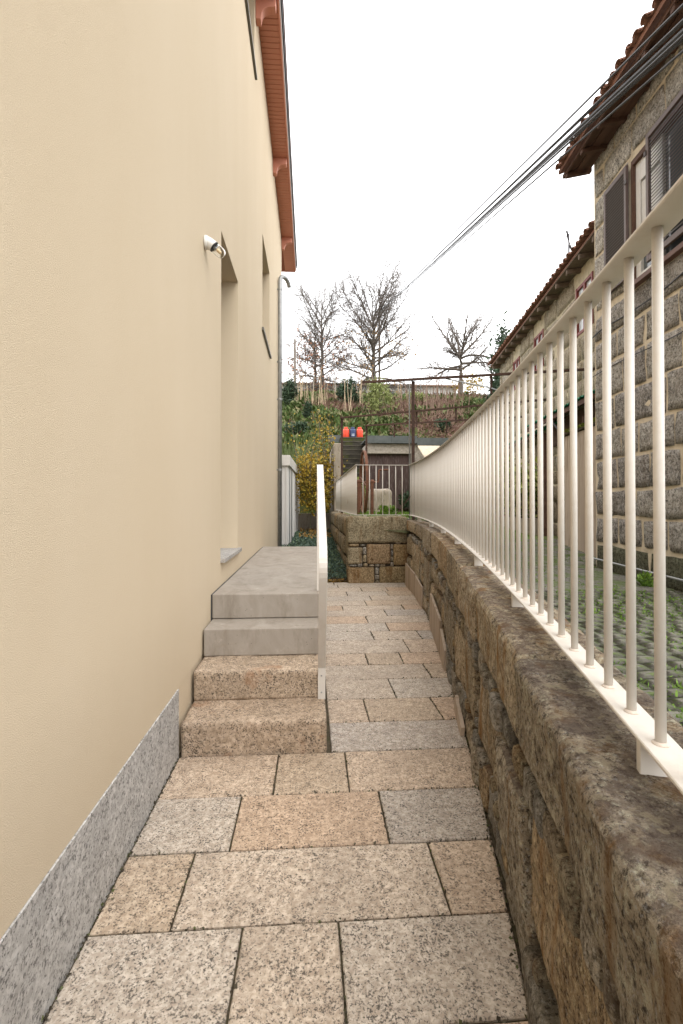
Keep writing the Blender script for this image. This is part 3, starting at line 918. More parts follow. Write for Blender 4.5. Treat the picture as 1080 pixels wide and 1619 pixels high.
for y0, y1, xl, joints, cols in courses:
    xs0 = [xl + 0.006] + [j[0] for j in joints] + [wall_x(y0)]
    xs1 = [xl + 0.006] + [j[1] for j in joints] + [wall_x(y1)]
    for q in range(len(xs0) - 1):
        slab([(xs0[q], y0), (xs0[q + 1], y0), (xs1[q + 1], y1), (xs1[q], y1)], cols[q % len(cols)], random.uniform(-0.0015, 0.0015))

# moss and grit in the joints of the path
P = []
for y0, y1, xl, joints, cols in courses:
    for k in range(int(150 * max(0.3, 1.2 - y0 * 0.12))):
        x = RNG.uniform(xl, wall_x(y0))
        if mnoise.noise(Vector((x * 5, y0 * 9, 2))) > -0.15:
            P.append((x, y0 + RNG.normal() * 0.004, -0.003))
    for j0, j1 in joints:
        for k in range(45):
            t = RNG.uniform()
            P.append((j0 + (j1 - j0) * t + RNG.normal() * 0.003, y0 + (y1 - y0) * t, -0.003))
for k in range(1500):
    y = RNG.uniform(0.6, 8.0)
    P.append((wall_x(y) - abs(RNG.normal()) * 0.012, y, 0.001))
for k in range(500):
    y = RNG.uniform(0.6, 2.65)
    P.append((HX + 0.006 + abs(RNG.normal()) * 0.006, y, 0.001))
v, f = leaf_cloud(np.array(P), 0.010, 0.8, 0.0, 0.4, 15)
tag(obj('joint_grit', v, f, 'grit', None, False, 'stuff'), 'dark moss and grit lying in the joints of the granite path', 'grit')
# ---------------------------------------------------------------- entrance steps
steps = thing('entrance_steps', 'four entrance steps of granite and grey concrete beside the cream house', 'steps', (-0.3, 2.66, 0))
SX0, SX1 = HX + 0.012, 0.088
def step_block(y0, y1, z0, z1, x1, seed, color, top_only=False):
    c_ = ((SX0 + x1) / 2, (y0 + y1) / 2, (z0 + z1) / 2)
    h_ = ((x1 - SX0) / 2, (y1 - y0) / 2, (z1 - z0) / 2)
    v, f = stone(c_, h_, 0.010, 0.02, 0.0045, 9, seed)
    return obj('granite_step', v, f, 'step_granite', steps, True, None, color)
step_block(2.655, 2.99, -0.03, 0.176, SX1 + 0.004, 3, (1.06, 0.95, 0.88))
step_block(2.945, 3.27, 0.170, 0.350, SX1 - 0.002, 8, (1.08, 0.98, 0.91))
MB().box(SX0, SX1 + 0.004, 2.99, 3.262, 0.0, 0.165).build('step_base', 'old_concrete', steps)
MB().box(SX0, SX1 + 0.012, 3.225, 3.60, 0.352, 0.527).build('concrete_step', 'concrete', steps, bevel=0.006)
MB().box(SX0, SX1 + 0.014, 3.502, 7.27, 0.531, 0.702).build('concrete_landing', 'concrete', steps, bevel=0.006)
MB().box(SX0 + 0.002, SX1 - 0.004, 3.275, 7.25, 0.0, 0.348).build('step_base', 'old_concrete', steps)
MB().box(SX0 + 0.002, SX1 - 0.002, 3.605, 7.25, 0.3485, 0.5305).build('step_base', 'old_concrete', steps)
MB().box(HX + 0.0005, SX0 - 0.001, 3.51, 7.26, 0.45, 0.698).build('joint_strip', 'rubber', steps)

# ---------------------------------------------------------------- hand rail of bent flat bar
rail = thing('handrail', 'bent cream flat bar handrail bolted to the granite step', 'handrail', (0.08, 2.93, 0.17))
prof = [(2.936, 0.172), (2.936, 0.362), (2.575, 0.93)]
# lower bend
cx_, r_ = None, 0.10
bend = []
for t in np.linspace(0, 1, 9):
    # quadratic bend from the leaning leg into the sloped rail
    p0, p1, p2 = Vector((2.575, 0.93)), Vector((2.50, 1.045)), Vector((2.62, 1.12))
    bend.append(tuple(p0 * (1 - t) ** 2 + p1 * 2 * t * (1 - t) + p2 * t * t))
prof += bend[1:]
top_b = []
for t in np.linspace(0, 1, 7):
    p0, p1, p2 = Vector((3.52, 1.61)), Vector((3.60, 1.655)), Vector((3.60, 1.56))
    top_b.append(tuple(p0 * (1 - t) ** 2 + p1 * 2 * t * (1 - t) + p2 * t * t))
prof += top_b + [(3.60, 0.703)]
hx0, hx1, th = 0.047, 0.092, 0.010
mb = MB()
outer, inner = [], []
for k, (y, z) in enumerate(prof):
    a = Vector(prof[max(0, k - 1)]); b = Vector(prof[min(len(prof) - 1, k + 1)])
    d = (b - a).normalized(); nrm = Vector((-d.y, d.x)) * th / 2
    outer.append((y + nrm.x, z + nrm.y)); inner.append((y - nrm.x, z - nrm.y))
def skew(y): return (y - 2.55) * 0.004
k = len(prof)
for (y, z) in outer: mb.v += [(hx0 + skew(y), y, z), (hx1 + skew(y), y, z)]
for (y, z) in inner: mb.v += [(hx0 + skew(y), y, z), (hx1 + skew(y), y, z)]
for q in range(k - 1):
    a = 2 * q; b = 2 * (q + 1); o_ = 2 * k
    mb.f += [(a, a + 1, b + 1, b), (o_ + a + 1, o_ + a, o_ + b, o_ + b + 1), (a, b, o_ + b, o_ + a), (a + 1, o_ + a + 1, o_ + b + 1, b + 1)]
mb.f += [(0, 2 * k, 2 * k + 1, 1), (2 * k - 2, 2 * k - 1, 4 * k - 1, 4 * k - 2)]
mb.build('bar', 'cream_paint', rail, bevel=0.0015, bseg=1)
for z in (0.215, 0.315):
    MB().lathe([(0.0045, 0), (0.0045, 0.003), (0.002, 0.004)], 12, (0.07, 2.9305, z), (0, -1, 0)).build('screw', 'zinc', rail)
# ---------------------------------------------------------------- the rubble wall on the right
wall = thing('stone_wall', 'low weathered granite rubble wall carrying the curved cream railing', 'wall', (along(4.0, 0, 0).x, 4.0, 0))
core = MB()
ys = np.linspace(-1.5, 8.25, 40)
def al(y, d, z):
    if y < 0.3:
        p = along(0.3, d, z); t = fslope(0.3)
        return Vector((p.x + (y - 0.3) * t, p.y + (y - 0.3), z))
    return along(y, d, z)
prevp = None
for y in ys:
    zt = fz(max(0.3, y)) - 0.13
    P = [al(y, FACE + 0.07, -0.05), al(y, FACE + 0.07, zt), al(y, 0.12, zt), al(y, 0.12, -0.05)]
    if prevp:
        for q in range(3):
            core.quad(prevp[q], P[q], P[q + 1], prevp[q + 1])
    prevp = P
core.build('wall_core', 'wall_core', wall)

TINT = [(1.0, 0.96, 0.88), (0.86, 0.82, 0.74), (1.14, 1.06, 0.94), (0.80, 0.79, 0.76), (1.1, 1.07, 1.02), (1.02, 0.90, 0.74), (0.95, 0.95, 0.94)]
def wall_stone(name, y0, y1, z0, z1, d0, d1, seed, mat='wall_stone', amp=0.012, r=0.022, cell=None, zslope=True, freq=7.0, tilt=0.0, shear=0.0):
    ym = (y0 + y1) / 2
    if cell is None:
        cell = max(0.014, 0.010 + 0.009 * max(0, ym))
    cell = min(cell, 0.06)
    c_ = (ym, (d0 + d1) / 2, (z0 + z1) / 2)
    h_ = ((y1 - y0) / 2, (d1 - d0) / 2, (z1 - z0) / 2)
    def warp(w):
        yy, d, z = w
        yy += shear * (z - c_[2])
        z += tilt * (yy - ym)
        return al(yy, d, z)
    v, f = stone(c_, h_, r, cell, amp, freq, seed, warp, octv=5, maxn=90, rough_axis=(0.4, 0.8, 0.4))
    v = [(a, b, c) for a, b, c in v]
    # right-handed: (y, d, z) -> flip
    f = [tuple(reversed(q)) for q in f]
    return obj(name, v, f, mat, wall, False, None, TINT[(seed * 5) % len(TINT)])
# coping blocks
cb = [-0.9, 0.15, 1.40, 2.36, 3.12, 3.9, 4.75, 5.5, 6.35, 7.2, 8.1]
sd_ = 11
for a, b in zip(cb[:-1], cb[1:]):
    ym = (a + b) / 2
    zt = wall_top(max(0.3, ym))
    zb_ = (0.60 + 0.03 * math.sin(ym * 3.1)) if ym < 3 else 0.60 + 0.05 * (ym - 3)
    dj = random.uniform(-0.015, 0.012)
    zb_ += random.uniform(-0.025, 0.035)
    wall_stone('coping_stone', a + 0.011, b - 0.011, zb_ + 0.03, zt + random.uniform(-0.008, 0.006), FACE + dj, 0.155, sd_, amp=0.0115, r=0.024, tilt=(fz(max(0.3, b)) - fz(max(0.3, a))) / (b - a), shear=random.uniform(-0.12, 0.12))
    sd_ += 5
# big blocks of the middle course
mbk = [-0.8, 0.35, 1.27, 1.72, 2.35, 2.8, 3.45, 4.2, 4.7, 5.6, 6.3, 6.75, 7.45, 8.1]
for a, b in zip(mbk[:-1], mbk[1:]):
    ym = (a + b) / 2
    z1 = ((0.575 + 0.03 * math.sin(ym * 3.1)) if ym < 3 else 0.575 + 0.05 * (ym - 3))
    z1 += random.uniform(-0.04, 0.012)
    z0 = 0.215 + random.uniform(-0.05, 0.03)
    if ym > 3.6 and random.random() < 0.55:
        zm = z0 + (z1 - z0) * random.uniform(0.4, 0.6)
        wall_stone('rubble_stone', a + 0.02, b - 0.02, zm + 0.016, z1 - 0.02, FACE + random.uniform(-0.004, 0.02), 0.05, sd_, r=0.05, shear=random.uniform(-0.2, 0.2)); sd_ += 3
        mm = a + (b - a) * random.uniform(0.35, 0.65)
        wall_stone('rubble_stone', a + 0.02, mm - 0.016, z0, zm - 0.016, FACE + random.uniform(0.0, 0.025), 0.05, sd_, r=0.045, shear=random.uniform(-0.2, 0.2)); sd_ += 3
        wall_stone('rubble_stone', mm + 0.016, b - 0.02, z0, zm - 0.016, FACE + random.uniform(0.0, 0.025), 0.05, sd_, r=0.045, shear=random.uniform(-0.2, 0.2)); sd_ += 3
    else:
        wall_stone('rubble_stone', a + 0.02, b - 0.02, z0, z1 - 0.034, FACE + random.uniform(-0.012, 0.016), 0.05, sd_, amp=0.013, r=0.022, shear=random.uniform(-0.28, 0.28)); sd_ += 3
# foot course
y = -0.5
while y < 8.0:
    L = random.uniform(0.16, 0.5)
    grey = random.random() < 0.5
    z1 = random.uniform(0.12, 0.2)
    wall_stone('foot_stone', y + 0.006, y + L - 0.006, -0.02, z1, FACE + random.uniform(-0.022, 0.012), 0.05, sd_, 'grey_stone' if grey else 'wall_stone', 0.014, 0.025, shear=random.uniform(-0.2, 0.2))
    sd_ += 3; y += L
# small packing stones in the bed joint
y = 0.1
while y < 7.8:
    L = random.uniform(0.05, 0.16)
    zb_ = (0.588 + 0.03 * math.sin(y * 3.1)) if y < 3 else 0.588 + 0.05 * (y - 3)
    if random.random() < 0.85:
        wall_stone('packing_stone', y, y + L - 0.006, zb_ - random.uniform(0.03, 0.065), zb_ + random.uniform(0.015, 0.045), FACE + random.uniform(-0.018, 0.006), FACE + 0.1, sd_, random.choice(['grey_stone', 'grey_stone', 'gold_stone']), 0.006, 0.018, cell=0.018 if y < 2.5 else 0.03, freq=14)
        sd_ += 3
    y += L
y = 0.2
while y < 7.8:
    L = random.uniform(0.04, 0.13)
    if random.random() < 0.7:
        zc = 0.175 + random.uniform(-0.02, 0.02)
        wall_stone('packing_stone', y, y + L, zc - 0.025, zc + 0.028, FACE + random.uniform(-0.018, 0.006), FACE + 0.1, sd_, random.choice(['grey_stone', 'gold_stone']), 0.006, 0.018, cell=0.018 if y < 2.5 else 0.03, freq=14)
        sd_ += 3
    y += L + random.uniform(0.0, 0.05)
# vertical packing at the joints of the middle course
for yj in mbk[2:-1]:
    for z in np.arange(0.24, 0.54, 0.07):
        if random.random() < 0.6:
            wall_stone('packing_stone', yj - 0.022, yj + 0.022, z, z + random.uniform(0.04, 0.07), FACE + random.uniform(-0.015, 0.008), FACE + 0.1, sd_, random.choice(['grey_stone', 'gold_stone']), 0.006, 0.016, cell=0.018 if yj < 2.5 else 0.03, freq=14)
            sd_ += 3
# thin sawn slabs leaning on the foot of the wall
def skirt(y0, y1, h0, h1):
    V = []
    for y, h in ((y0, h0), (y1, h1)):
        for d in (FACE - 0.034, FACE - 0.012):
            V += [tuple(along(y, d, -0.01)), tuple(along(y, d + 0.006, h))]
    F = [(0, 1, 5, 4), (2, 6, 7, 3), (1, 3, 7, 5), (0, 4, 6, 2), (0, 2, 3, 1), (4, 5, 7, 6)]
    obj('skirting_slab', V, F, 'panel_concrete', wall, color=(0.9, 0.9, 0.9))
skirt(7.0, 7.95, 0.31, 0.36)
skirt(6.2, 6.98, 0.26, 0.30)
skirt(4.25, 5.25, 0.30, 0.36)
skirt(3.85, 4.22, 0.16, 0.24)
skirt(2.75, 3.1, 0.05, 0.10)
# pale lichen round the first railing foot
v, f = stone((0.86, -0.085, wall_top(0.86) + 0.006), (0.055, 0.02, 0.006), 0.006, 0.015, 0.006, 30, 5, lambda w: al(*w), maxn=20)

# ---------------------------------------------------------------- return wall at the path's end
EY = 8.14
end = thing('stone_wall', 'squared golden granite wall closing the end of the path under the short railing', 'wall', (1.15, EY, 0))
XL, XR = 0.63, 1.70
MB().box(XL + 0.05, 2.0, EY + 0.05, EY + 0.5, -0.05, 1.04).build('wall_core', 'wall_core', end)
MB().box(XL + 0.05, XL + 0.5, EY + 0.5, 15.0, -0.05, 1.04).build('wall_core', 'wall_core', end)
def estone(name, x0, x1, z0, z1, seed, mat='gold_stone', amp=0.008, r=0.03, cell=0.035, y0=EY, depth=0.3, color=None):
    dj = random.uniform(0, 0.015)
    v, f = stone(((x0 + x1) / 2, y0 + dj + depth / 2, (z0 + z1) / 2), ((x1 - x0) / 2, depth / 2, (z1 - z0) / 2), r, cell, amp, 6, seed, octv=3)
    return obj(name, v, f, mat, end, True, None, color or TINT[seed % len(TINT)])
px = 0.010545 * 8.14 / 8.12
def ex(p): return 0.63 + (p - 550) * px * 1.03
def ez(p): return EYE - (p - 795) * px
estone('coping_stone', ex(550), ex(644), ez(859), ez(817), 2, amp=0.01, r=0.035, depth=0.4, color=(0.92, 0.92, 0.84))
estone('rubble_stone', ex(551), ex(573.5), ez(893), ez(866), 5, color=(1.0, 0.98, 0.9))
estone('rubble_stone', ex(580), ex(617), ez(893), ez(861), 9, color=(0.95, 0.80, 0.66))
estone('rubble_stone', ex(622), ex(646), ez(895), ez(861), 13, color=(0.95, 0.8, 0.58))
estone('rubble_stone', ex(551), ex(592), ez(925), ez(897.5), 17, color=(0.98, 0.84, 0.66))
estone('rubble_stone', ex(600), ex(647), ez(925), ez(897), 21, color=(0.9, 0.8, 0.62))
for q, (a, b, c0, c1) in enumerate([(553, 568, 864.5, 860.5), (570, 578, 864, 861), (574.5, 579, 877, 866), (574.5, 579.5, 890, 878), (553, 565, 896.5, 893.5), (566, 573, 897, 892), (575, 582, 897, 891),
                                    (583, 592, 896.5, 893), (593, 600, 897, 892), (601, 609, 896.5, 893), (617.5, 621.5, 870, 861), (617.8, 621.5, 880, 871), (617.5, 621.8, 889, 881), (617, 622, 897, 890),
                                    (625, 633, 860.5, 857), (636, 642, 860, 856), (593, 599, 909, 898), (593, 599.5, 918, 910), (594, 599, 925, 919), (645, 649.5, 835, 820), (645, 650, 855, 838), (647, 650, 880, 862), (647, 650.5, 905, 885)]):
    estone('packing_stone', ex(a), ex(b), ez(c0), ez(c1), 40 + q * 3, 'grey_stone' if q % 3 else 'gold_stone', 0.005, 0.015, 0.025, EY + 0.012, 0.1)
# the side of the wall along the garden bed
y = EY + 0.42
row = [(0.0, 0.36), (0.37, 0.72), (0.73, 1.09)]
for z0, z1 in row:
    y = EY + (0.42 if z0 > 0.7 else 0.31)
    while y < 15:
        L = random.uniform(0.35, 0.9)
        v, f = stone((XL + 0.15 + random.uniform(0, 0.02), y + L / 2, (z0 + z1) / 2), (0.15, L / 2 - 0.01, (z1 - z0) / 2 - 0.008), 0.04, 0.07, 0.012, 5, int(y * 10 + z0 * 50), octv=3)
        obj('rubble_stone', v, f, 'gold_stone', end, True, None, random.choice(TINT))
        y += L

# ---------------------------------------------------------------- railings
fence = thing('railing', 'long curved cream steel railing of round bars on the rubble wall', 'railing', (along(4, 0, 0).x, 4.0, fz(4.0)))
def flat_rail(name, pts_fn, ys, half_w, th, parent):
    mb = MB()
    prev = None
    for y in ys:
        a0 = pts_fn(y, -half_w, 0); a1 = pts_fn(y, half_w, 0)
        P = [a0, a1, a1 + Vector((0, 0, th)), a0 + Vector((0, 0, th))]
        i = len(mb.v)
        mb.v += [tuple(p) for p in P]
        if prev is not None:
            for q in range(4):
                r_ = (q + 1) % 4
                mb.f.append((prev + q, i + q, i + r_, prev + r_))
        else:
            mb.f.append((i, i + 1, i + 2, i + 3))
        prev = i
    mb.f.append((prev + 3, prev + 2, prev + 1, prev))
    return mb.build(name, 'cream_paint', parent, bevel=0.002, bseg=1)
yr = np.linspace(0.3, 8.34, 60)
flat_rail('bottom_rail', lambda y, d, z: along(y, d, fz(y) - 0.008), yr, 0.03, 0.008, fence)
flat_rail('top_rail', lambda y, d, z: along(y, d, fz(y) + fh(y)), yr, 0.03, 0.008, fence)
bal = MB().lathe([(0.009, 0.0), (0.009, 1.0)], 16)
bal_me = None
y = 0.812
ylist = [0.812]
yy = 0.812
while yy > 0.42:
    yy -= 0.118; ylist.append(yy)
yy = 0.812
while yy < 8.2:
    yy += 0.1195 * math.cos(math.atan(fslope(yy))); ylist.append(yy)
for y in sorted(ylist):
    p = along(y, 0, fz(y))
    if bal_me is None:
        o = bal.build('baluster', 'cream_paint', None, True)
        o.parent = fence
        bal_me = o.data
        o.location = p - wloc(fence)
    else:
        o = inst('baluster', bal_me, p, fence)
    o.scale = (1, 1, fh(y))
# small weld collars at the foot of the nearest bars
col_me = None
for y in sorted(ylist)[:22]:
    p = along(y, 0, fz(y) - 0.0005)
    if col_me is None:
        o = MB().lathe([(0.0145, 0), (0.014, 0.0015), (0.0098, 0.005)], 14).build('weld_bead', 'weld', None, True)
        o.parent = fence; o.location = p - wloc(fence); col_me = o.data
    else:
        inst('weld_bead', col_me, p, fence)
for y in (0.835, 1.98, 3.1, 4.2, 5.3, 6.4, 7.5):
    t = math.atan(fslope(y))
    ax = Vector((math.cos(t), -math.sin(t), 0)); ay = Vector((math.sin(t), math.cos(t), 0))
    zt = fz(y) - 0.009; zb_ = zt - 0.085
    MB().obox(along(y, 0, (zt + zb_) / 2), ax, ay, (0, 0, 1), 0.027, 0.008, (zt - zb_) / 2).build('rail_foot', 'cream_paint', fence, bevel=0.0015, bseg=1)

short = thing('railing', 'short cream railing on the squared wall at the end of the path', 'railing', (1.25, 8.36, 1.14))
RX0, RY, RZ0, RZ1 = 0.80, 8.36, 1.145, 2.0
xe = along(8.30, 0, 0).x
MB().box(RX0 - 0.02, xe - 0.033, RY - 0.02, RY + 0.02, RZ0 - 0.008, RZ0).build('bottom_rail', 'cream_paint', short)
MB().box(RX0 - 0.02, xe - 0.033, RY - 0.02, RY + 0.02, RZ1, RZ1 + 0.008).build('top_rail', 'cream_paint', short)
MB().box(RX0 - 0.021, RX0 + 0.021, RY + 0.021, 15.0, RZ0 - 0.008, RZ0).build('bottom_rail', 'cream_paint', short)
MB().box(RX0 - 0.021, RX0 + 0.021, RY + 0.021, 15.0, RZ1, RZ1 + 0.008).build('top_rail', 'cream_paint', short)
sm = MB().lathe([(0.0075, RZ0), (0.0075, RZ1)], 10)
so_ = None
spots = [(RX0 + k * 0.114, RY) for k in range(9)] + [(RX0, RY + 0.12 + k * 0.12) for k in range(54)]
for k, (a, b) in enumerate(spots):
    if a > xe - 0.03: continue
    if so_ is None:
        so_ = sm.build('baluster', 'cream_paint', None, True); so_.parent = short
        so_.location = Vector((a, b, 0)) - wloc(short)
    else:
        inst('baluster', so_.data, (a, b, 0), short)
for x in (0.95, 1.55):
    MB().box(x - 0.025, x + 0.025, RY - 0.006, RY + 0.006, 1.06, RZ0 - 0.009).build('rail_foot', 'cream_paint', short)
for y in (9.5, 11.5, 13.5):
    MB().box(RX0 - 0.006, RX0 + 0.006, y - 0.025, y + 0.025, 1.06, RZ0 - 0.009).build('rail_foot', 'cream_paint', short)
lf = MB()
lf.v = [(RX0 - 0.03, 10.0, 1.33), (RX0 - 0.032, 9.93, 1.39), (RX0 - 0.033, 9.82, 1.44), (RX0 - 0.03, 9.9, 1.34)]
lf.f = [(0, 1, 2, 3)]
tag(lf.build('fallen_leaf', 'fallen_leaf'), 'single brown leaf caught on the short cream railing', 'leaf')

# setts of the yard, the nearest ones each a piece of its own
cand = []
row = 0
y = 0.25
while y < 9.0:
    row += 1
    w = 0.105
    x = fx(max(0.3, min(y, 8.2))) + 0.14 + random.uniform(0, 0.06)
    xmax = 3.95 + 0.03 * (y - 6) if y < 6.3 else 5.2
    xmax = 3.81 - (6.27 - y) * 0.0976 if y < 6.27 else 5.0
    while x < xmax:
        l = random.uniform(0.10, 0.16)
        yo = 0.02 * math.sin(x * 2.4 + y) + 0.35 * (x - 1.0) * 0.12
        cand.append((x, y + yo, l, w * random.uniform(0.94, 1.0)))
        x += l + 0.006
    y += w + 0.006
def vis(c):
    x, y = c[0], c[1]
    zc = y * 0.998 + x * 0.065
    u = (x * 0.998 - y * 0.065) / zc
    ok = u < 0.72 and u > 0.1
    return (0 if ok else 1, zc)
cand.sort(key=vis)
protos = []
for q in range(6):
    v, f = stone((0, 0, 0), (0.5, 0.5, 0.045), 0.028, 0.34, 0.02, 2.2, 70 + q, octv=2, rough_axis=(1, 1, 0.12))
    protos.append((v, f))
pm = []
stuff = MB()
for q, (x, y, l, w) in enumerate(cand):
    z = yard_z(x, y) - 0.026 + random.uniform(-0.003, 0.003)
    a = random.uniform(-0.12, 0.12) + 0.05
    if q < 300:
        p = protos[q % 6]
        if q < 6:
            me_o = obj('sett', [(a_, b_, c_) for a_, b_, c_ in p[0]], p[1], 'sett', None, True)
            me_o.parent = yard; pm.append(me_o.data)
            o = me_o
        else:
            o = bpy.data.objects.new('sett', pm[q % 6]); COL.objects.link(o); o.parent = yard
        o.location = (x + l / 2, y, z)
        o.rotation_euler = (random.uniform(-0.02, 0.02), random.uniform(-0.02, 0.02), a)
        o.scale = (l, w, 0.9)
    else:
        ca, sa = math.cos(a), math.sin(a)
        hx_, hy_ = l / 2, w / 2
        k = len(stuff.v)
        for dz, sh in ((-0.02, 1.0), (0.036, 1.0), (0.044, 0.84)):
            for sx, sy in ((-1, -1), (1, -1), (1, 1), (-1, 1)):
                u_, v_ = sx * hx_ * sh, sy * hy_ * sh
                stuff.v.append((x + hx_ + u_ * ca - v_ * sa, y + u_ * sa + v_ * ca, z + dz))
        for lv in (0, 4):
            for j in range(4):
                stuff.f.append((k + lv + j, k + lv + (j + 1) % 4, k + lv + 4 + (j + 1) % 4, k + lv + 4 + j))
        stuff.f.append((k + 8, k + 9, k + 10, k + 11))
o = stuff.build('sett_paving', 'sett', yard, False, 'stuff')
# grass growing between the setts
P = []
for q in range(15000):
    y = RNG.uniform(0.6, 9.0) ; x = RNG.uniform(fx(max(0.3, min(y, 8.2))) + 0.14, 4.6)
    if mnoise.noise(Vector((x * 0.9, y * 0.55, 5))) + 0.25 * mnoise.noise(Vector((x * 4, y * 4, 8))) < 0.02: continue
    for t in range(4):
        P.append((x + RNG.normal() * 0.025, y + RNG.normal() * 0.02, yard_z(x, y) + 0.0))
P = np.array(P)
v, f = leaf_cloud(P, 0.024, 0.3, 0.5, 0.4, 4)
o = obj('joint_grass', v, f, 'green_grass', None, False, 'stuff')
tag(o, 'short bright grass growing in the joints of the cobbled yard', 'grass')
# ---------------------------------------------------------------- stone houses across the yard
def frame(P, e, nf):
    P = Vector((*P, 0)); e = Vector((*e, 0)).normalized(); nf = Vector((*nf, 0)).normalized()
    def T(t, o, z):
        return P + e * t + nf * o + Vector((0, 0, z))
    return T
def tbox(mb, T, t0, t1, o0, o1, z0, z1):
    i = len(mb.v)
    for z in (z0, z1):
        mb.v += [tuple(T(t0, o0, z)), tuple(T(t1, o0, z)), tuple(T(t1, o1, z)), tuple(T(t0, o1, z))]
    fs = [(0, 3, 2, 1), (4, 5, 6, 7), (0, 1, 5, 4), (1, 2, 6, 5), (2, 3, 7, 6), (3, 0, 4, 7)]
    a = Vector(mb.v[i + 1]) - Vector(mb.v[i]); b = Vector(mb.v[i + 3]) - Vector(mb.v[i])
    if a.cross(b).z < 0:
        fs = [tuple(reversed(f)) for f in fs]
    mb.f += [tuple(i + j for j in f) for f in fs]
    return mb
def facade(T, t0, t1, z0, z1, depth, holes, mat, parent, inner=0.16):
    ts = sorted({t0, t1} | {h[0] for h in holes} | {h[1] for h in holes})
    zs = sorted({z0, z1} | {h[2] for h in holes} | {h[3] for h in holes})
    mb = MB()
    for a, b in zip(ts[:-1], ts[1:]):
        for c, d in zip(zs[:-1], zs[1:]):
            tm, zm = (a + b) / 2, (c + d) / 2
            if any(h[0] < tm < h[1] and h[2] < zm < h[3] for h in holes): continue
            mb.quad(T(a, 0, c), T(b, 0, c), T(b, 0, d), T(a, 0, d))
    for a, b, c, d in holes:
        mb.quad(T(a, 0, c), T(a, 0, d), T(a, -inner, d), T(a, -inner, c))
        mb.quad(T(b, 0, d), T(b, 0, c), T(b, -inner, c), T(b, -inner, d))
        mb.quad(T(a, 0, d), T(b, 0, d), T(b, -inner, d), T(a, -inner, d))
        mb.quad(T(b, 0, c), T(a, 0, c), T(a, -inner, c), T(b, -inner, c))
        mb.quad(T(a, -inner, c), T(b, -inner, c), T(b, -inner, d), T(a, -inner, d))
    for a, b in ((t0, t0), (t1, t1)):
        mb.quad(T(a, 0, z0), T(a, -depth, z0), T(a, -depth, z1), T(a, 0, z1))
    mb.quad(T(t0, -depth, z0), T(t1, -depth, z0), T(t1, -depth, z1), T(t0, -depth, z1))
    mb.quad(T(t0, 0, z1), T(t1, 0, z1), T(t1, -depth, z1), T(t0, -depth, z1))
    return mb.build('wall', mat, parent)
def masonry(T, t0, t1, z0, z1, holes, parent, mat, ch, cl, joint, proud, cell, amp, seed, tints, limit=400, start_quoin=True):
    rnd = random.Random(seed)
    z = z0; count = 0; r_ = 0
    while z < z1 - 0.08:
        h = min(rnd.uniform(*ch), z1 - z)
        if z1 - z - h < 0.12: h = z1 - z
        t = t0
        r_ += 1
        first = True
        while t < t1 - 0.05:
            l = rnd.uniform(*cl)
            if first and start_quoin: l = (0.28 if r_ % 2 else 0.52) * rnd.uniform(0.9, 1.1)
            first = False
            e = min(t + l, t1)
            if t1 - e < 0.12: e = t1
            segs = [(t, e)]
            for a, b, c, d in holes:
                if z + h > c + 0.02 and z < d - 0.02:
                    ns = []
                    for s0, s1 in segs:
                        if s1 <= a or s0 >= b: ns.append((s0, s1))
                        else:
                            if s0 < a - 0.08: ns.append((s0, a))
                            if s1 > b + 0.08: ns.append((b, s1))
                    segs = ns
            for s0, s1 in segs:
                if s1 - s0 < 0.07: continue
                j = joint * rnd.uniform(0.35, 0.65)
                wv = [rnd.uniform(-0.015, 0.015) for _ in range(4)]
                tm, zm = (s0 + s1) / 2, z + h / 2
                hh = ((s1 - s0) / 2 - j, 0.03, h / 2 - j * rnd.uniform(0.8, 1.2))
                if hh[2] < 0.03 or hh[0] < 0.03: continue
                sk = rnd.uniform(-0.07, 0.07)
                def warp(w, tm=tm, zm=zm, sk=sk, wv=wv):
                    a, o, c = w
                    return T(a + sk * (c - zm) + wv[0] * math.sin((c - zm) * 9), o, c + wv[1] * math.sin((a - tm) * 5) + wv[2] * (a - tm))
                v, f = stone((tm, -0.03 + proud + rnd.uniform(-0.004, 0.006), zm), hh, min(0.010, hh[0] * 0.5, hh[2] * 0.5), cell, amp * 0.7, 7, rnd.randint(1, 900), warp, octv=3, rough_axis=(1.6, 1, 1.6), maxn=9)
                v = v
                obj('stone', v, f, mat, parent, True, None, (0.30, 0.31, 0.22) if (mat == 'house_stone' and z < 0.6) else rnd.choice(tints))
                count += 1
            t = e
        z += h
    return count

T1 = frame((3.81, 6.27), (-0.0976, -0.995), (-0.995, 0.0976))
h1 = thing('stone_house', 'grey granite house with cream joints and brown louvred shutters beside the yard', 'house', (3.81, 6.27, 0.4))
win1 = (0.90, 1.90, 3.86, 5.30)
facade(T1, 0.0, 3.35, -0.05, 5.93, 6.0, [win1], 'mortar', h1, 0.2)
HT = [(1, 1, 1), (0.92, 0.9, 0.88), (1.1, 1.08, 1.04), (0.84, 0.8, 0.78), (1.04, 1.0, 0.95)]
masonry(T1, 0.02, 3.0, 0.42, 3.80, [], h1, 'house_stone', (0.33, 0.46), (0.36, 0.68), 0.036, 0.012, 0.075, 0.012, 5, [(0.84, 0.81, 0.78), (0.93, 0.90, 0.86), (0.76, 0.73, 0.71), (1.0, 0.97, 0.93)])
masonry(T1, 0.02, 3.0, 3.86, 5.92, [(0.84, 1.96, 3.80, 5.36)], h1, 'house_stone', (0.30, 0.44), (0.34, 0.7), 0.042, 0.012, 0.085, 0.010, 9, [(1.22, 1.2, 1.15), (1.3, 1.27, 1.21), (1.14, 1.11, 1.07)])  # upper stones tinted paler, and brighter still to offset shade under the eave
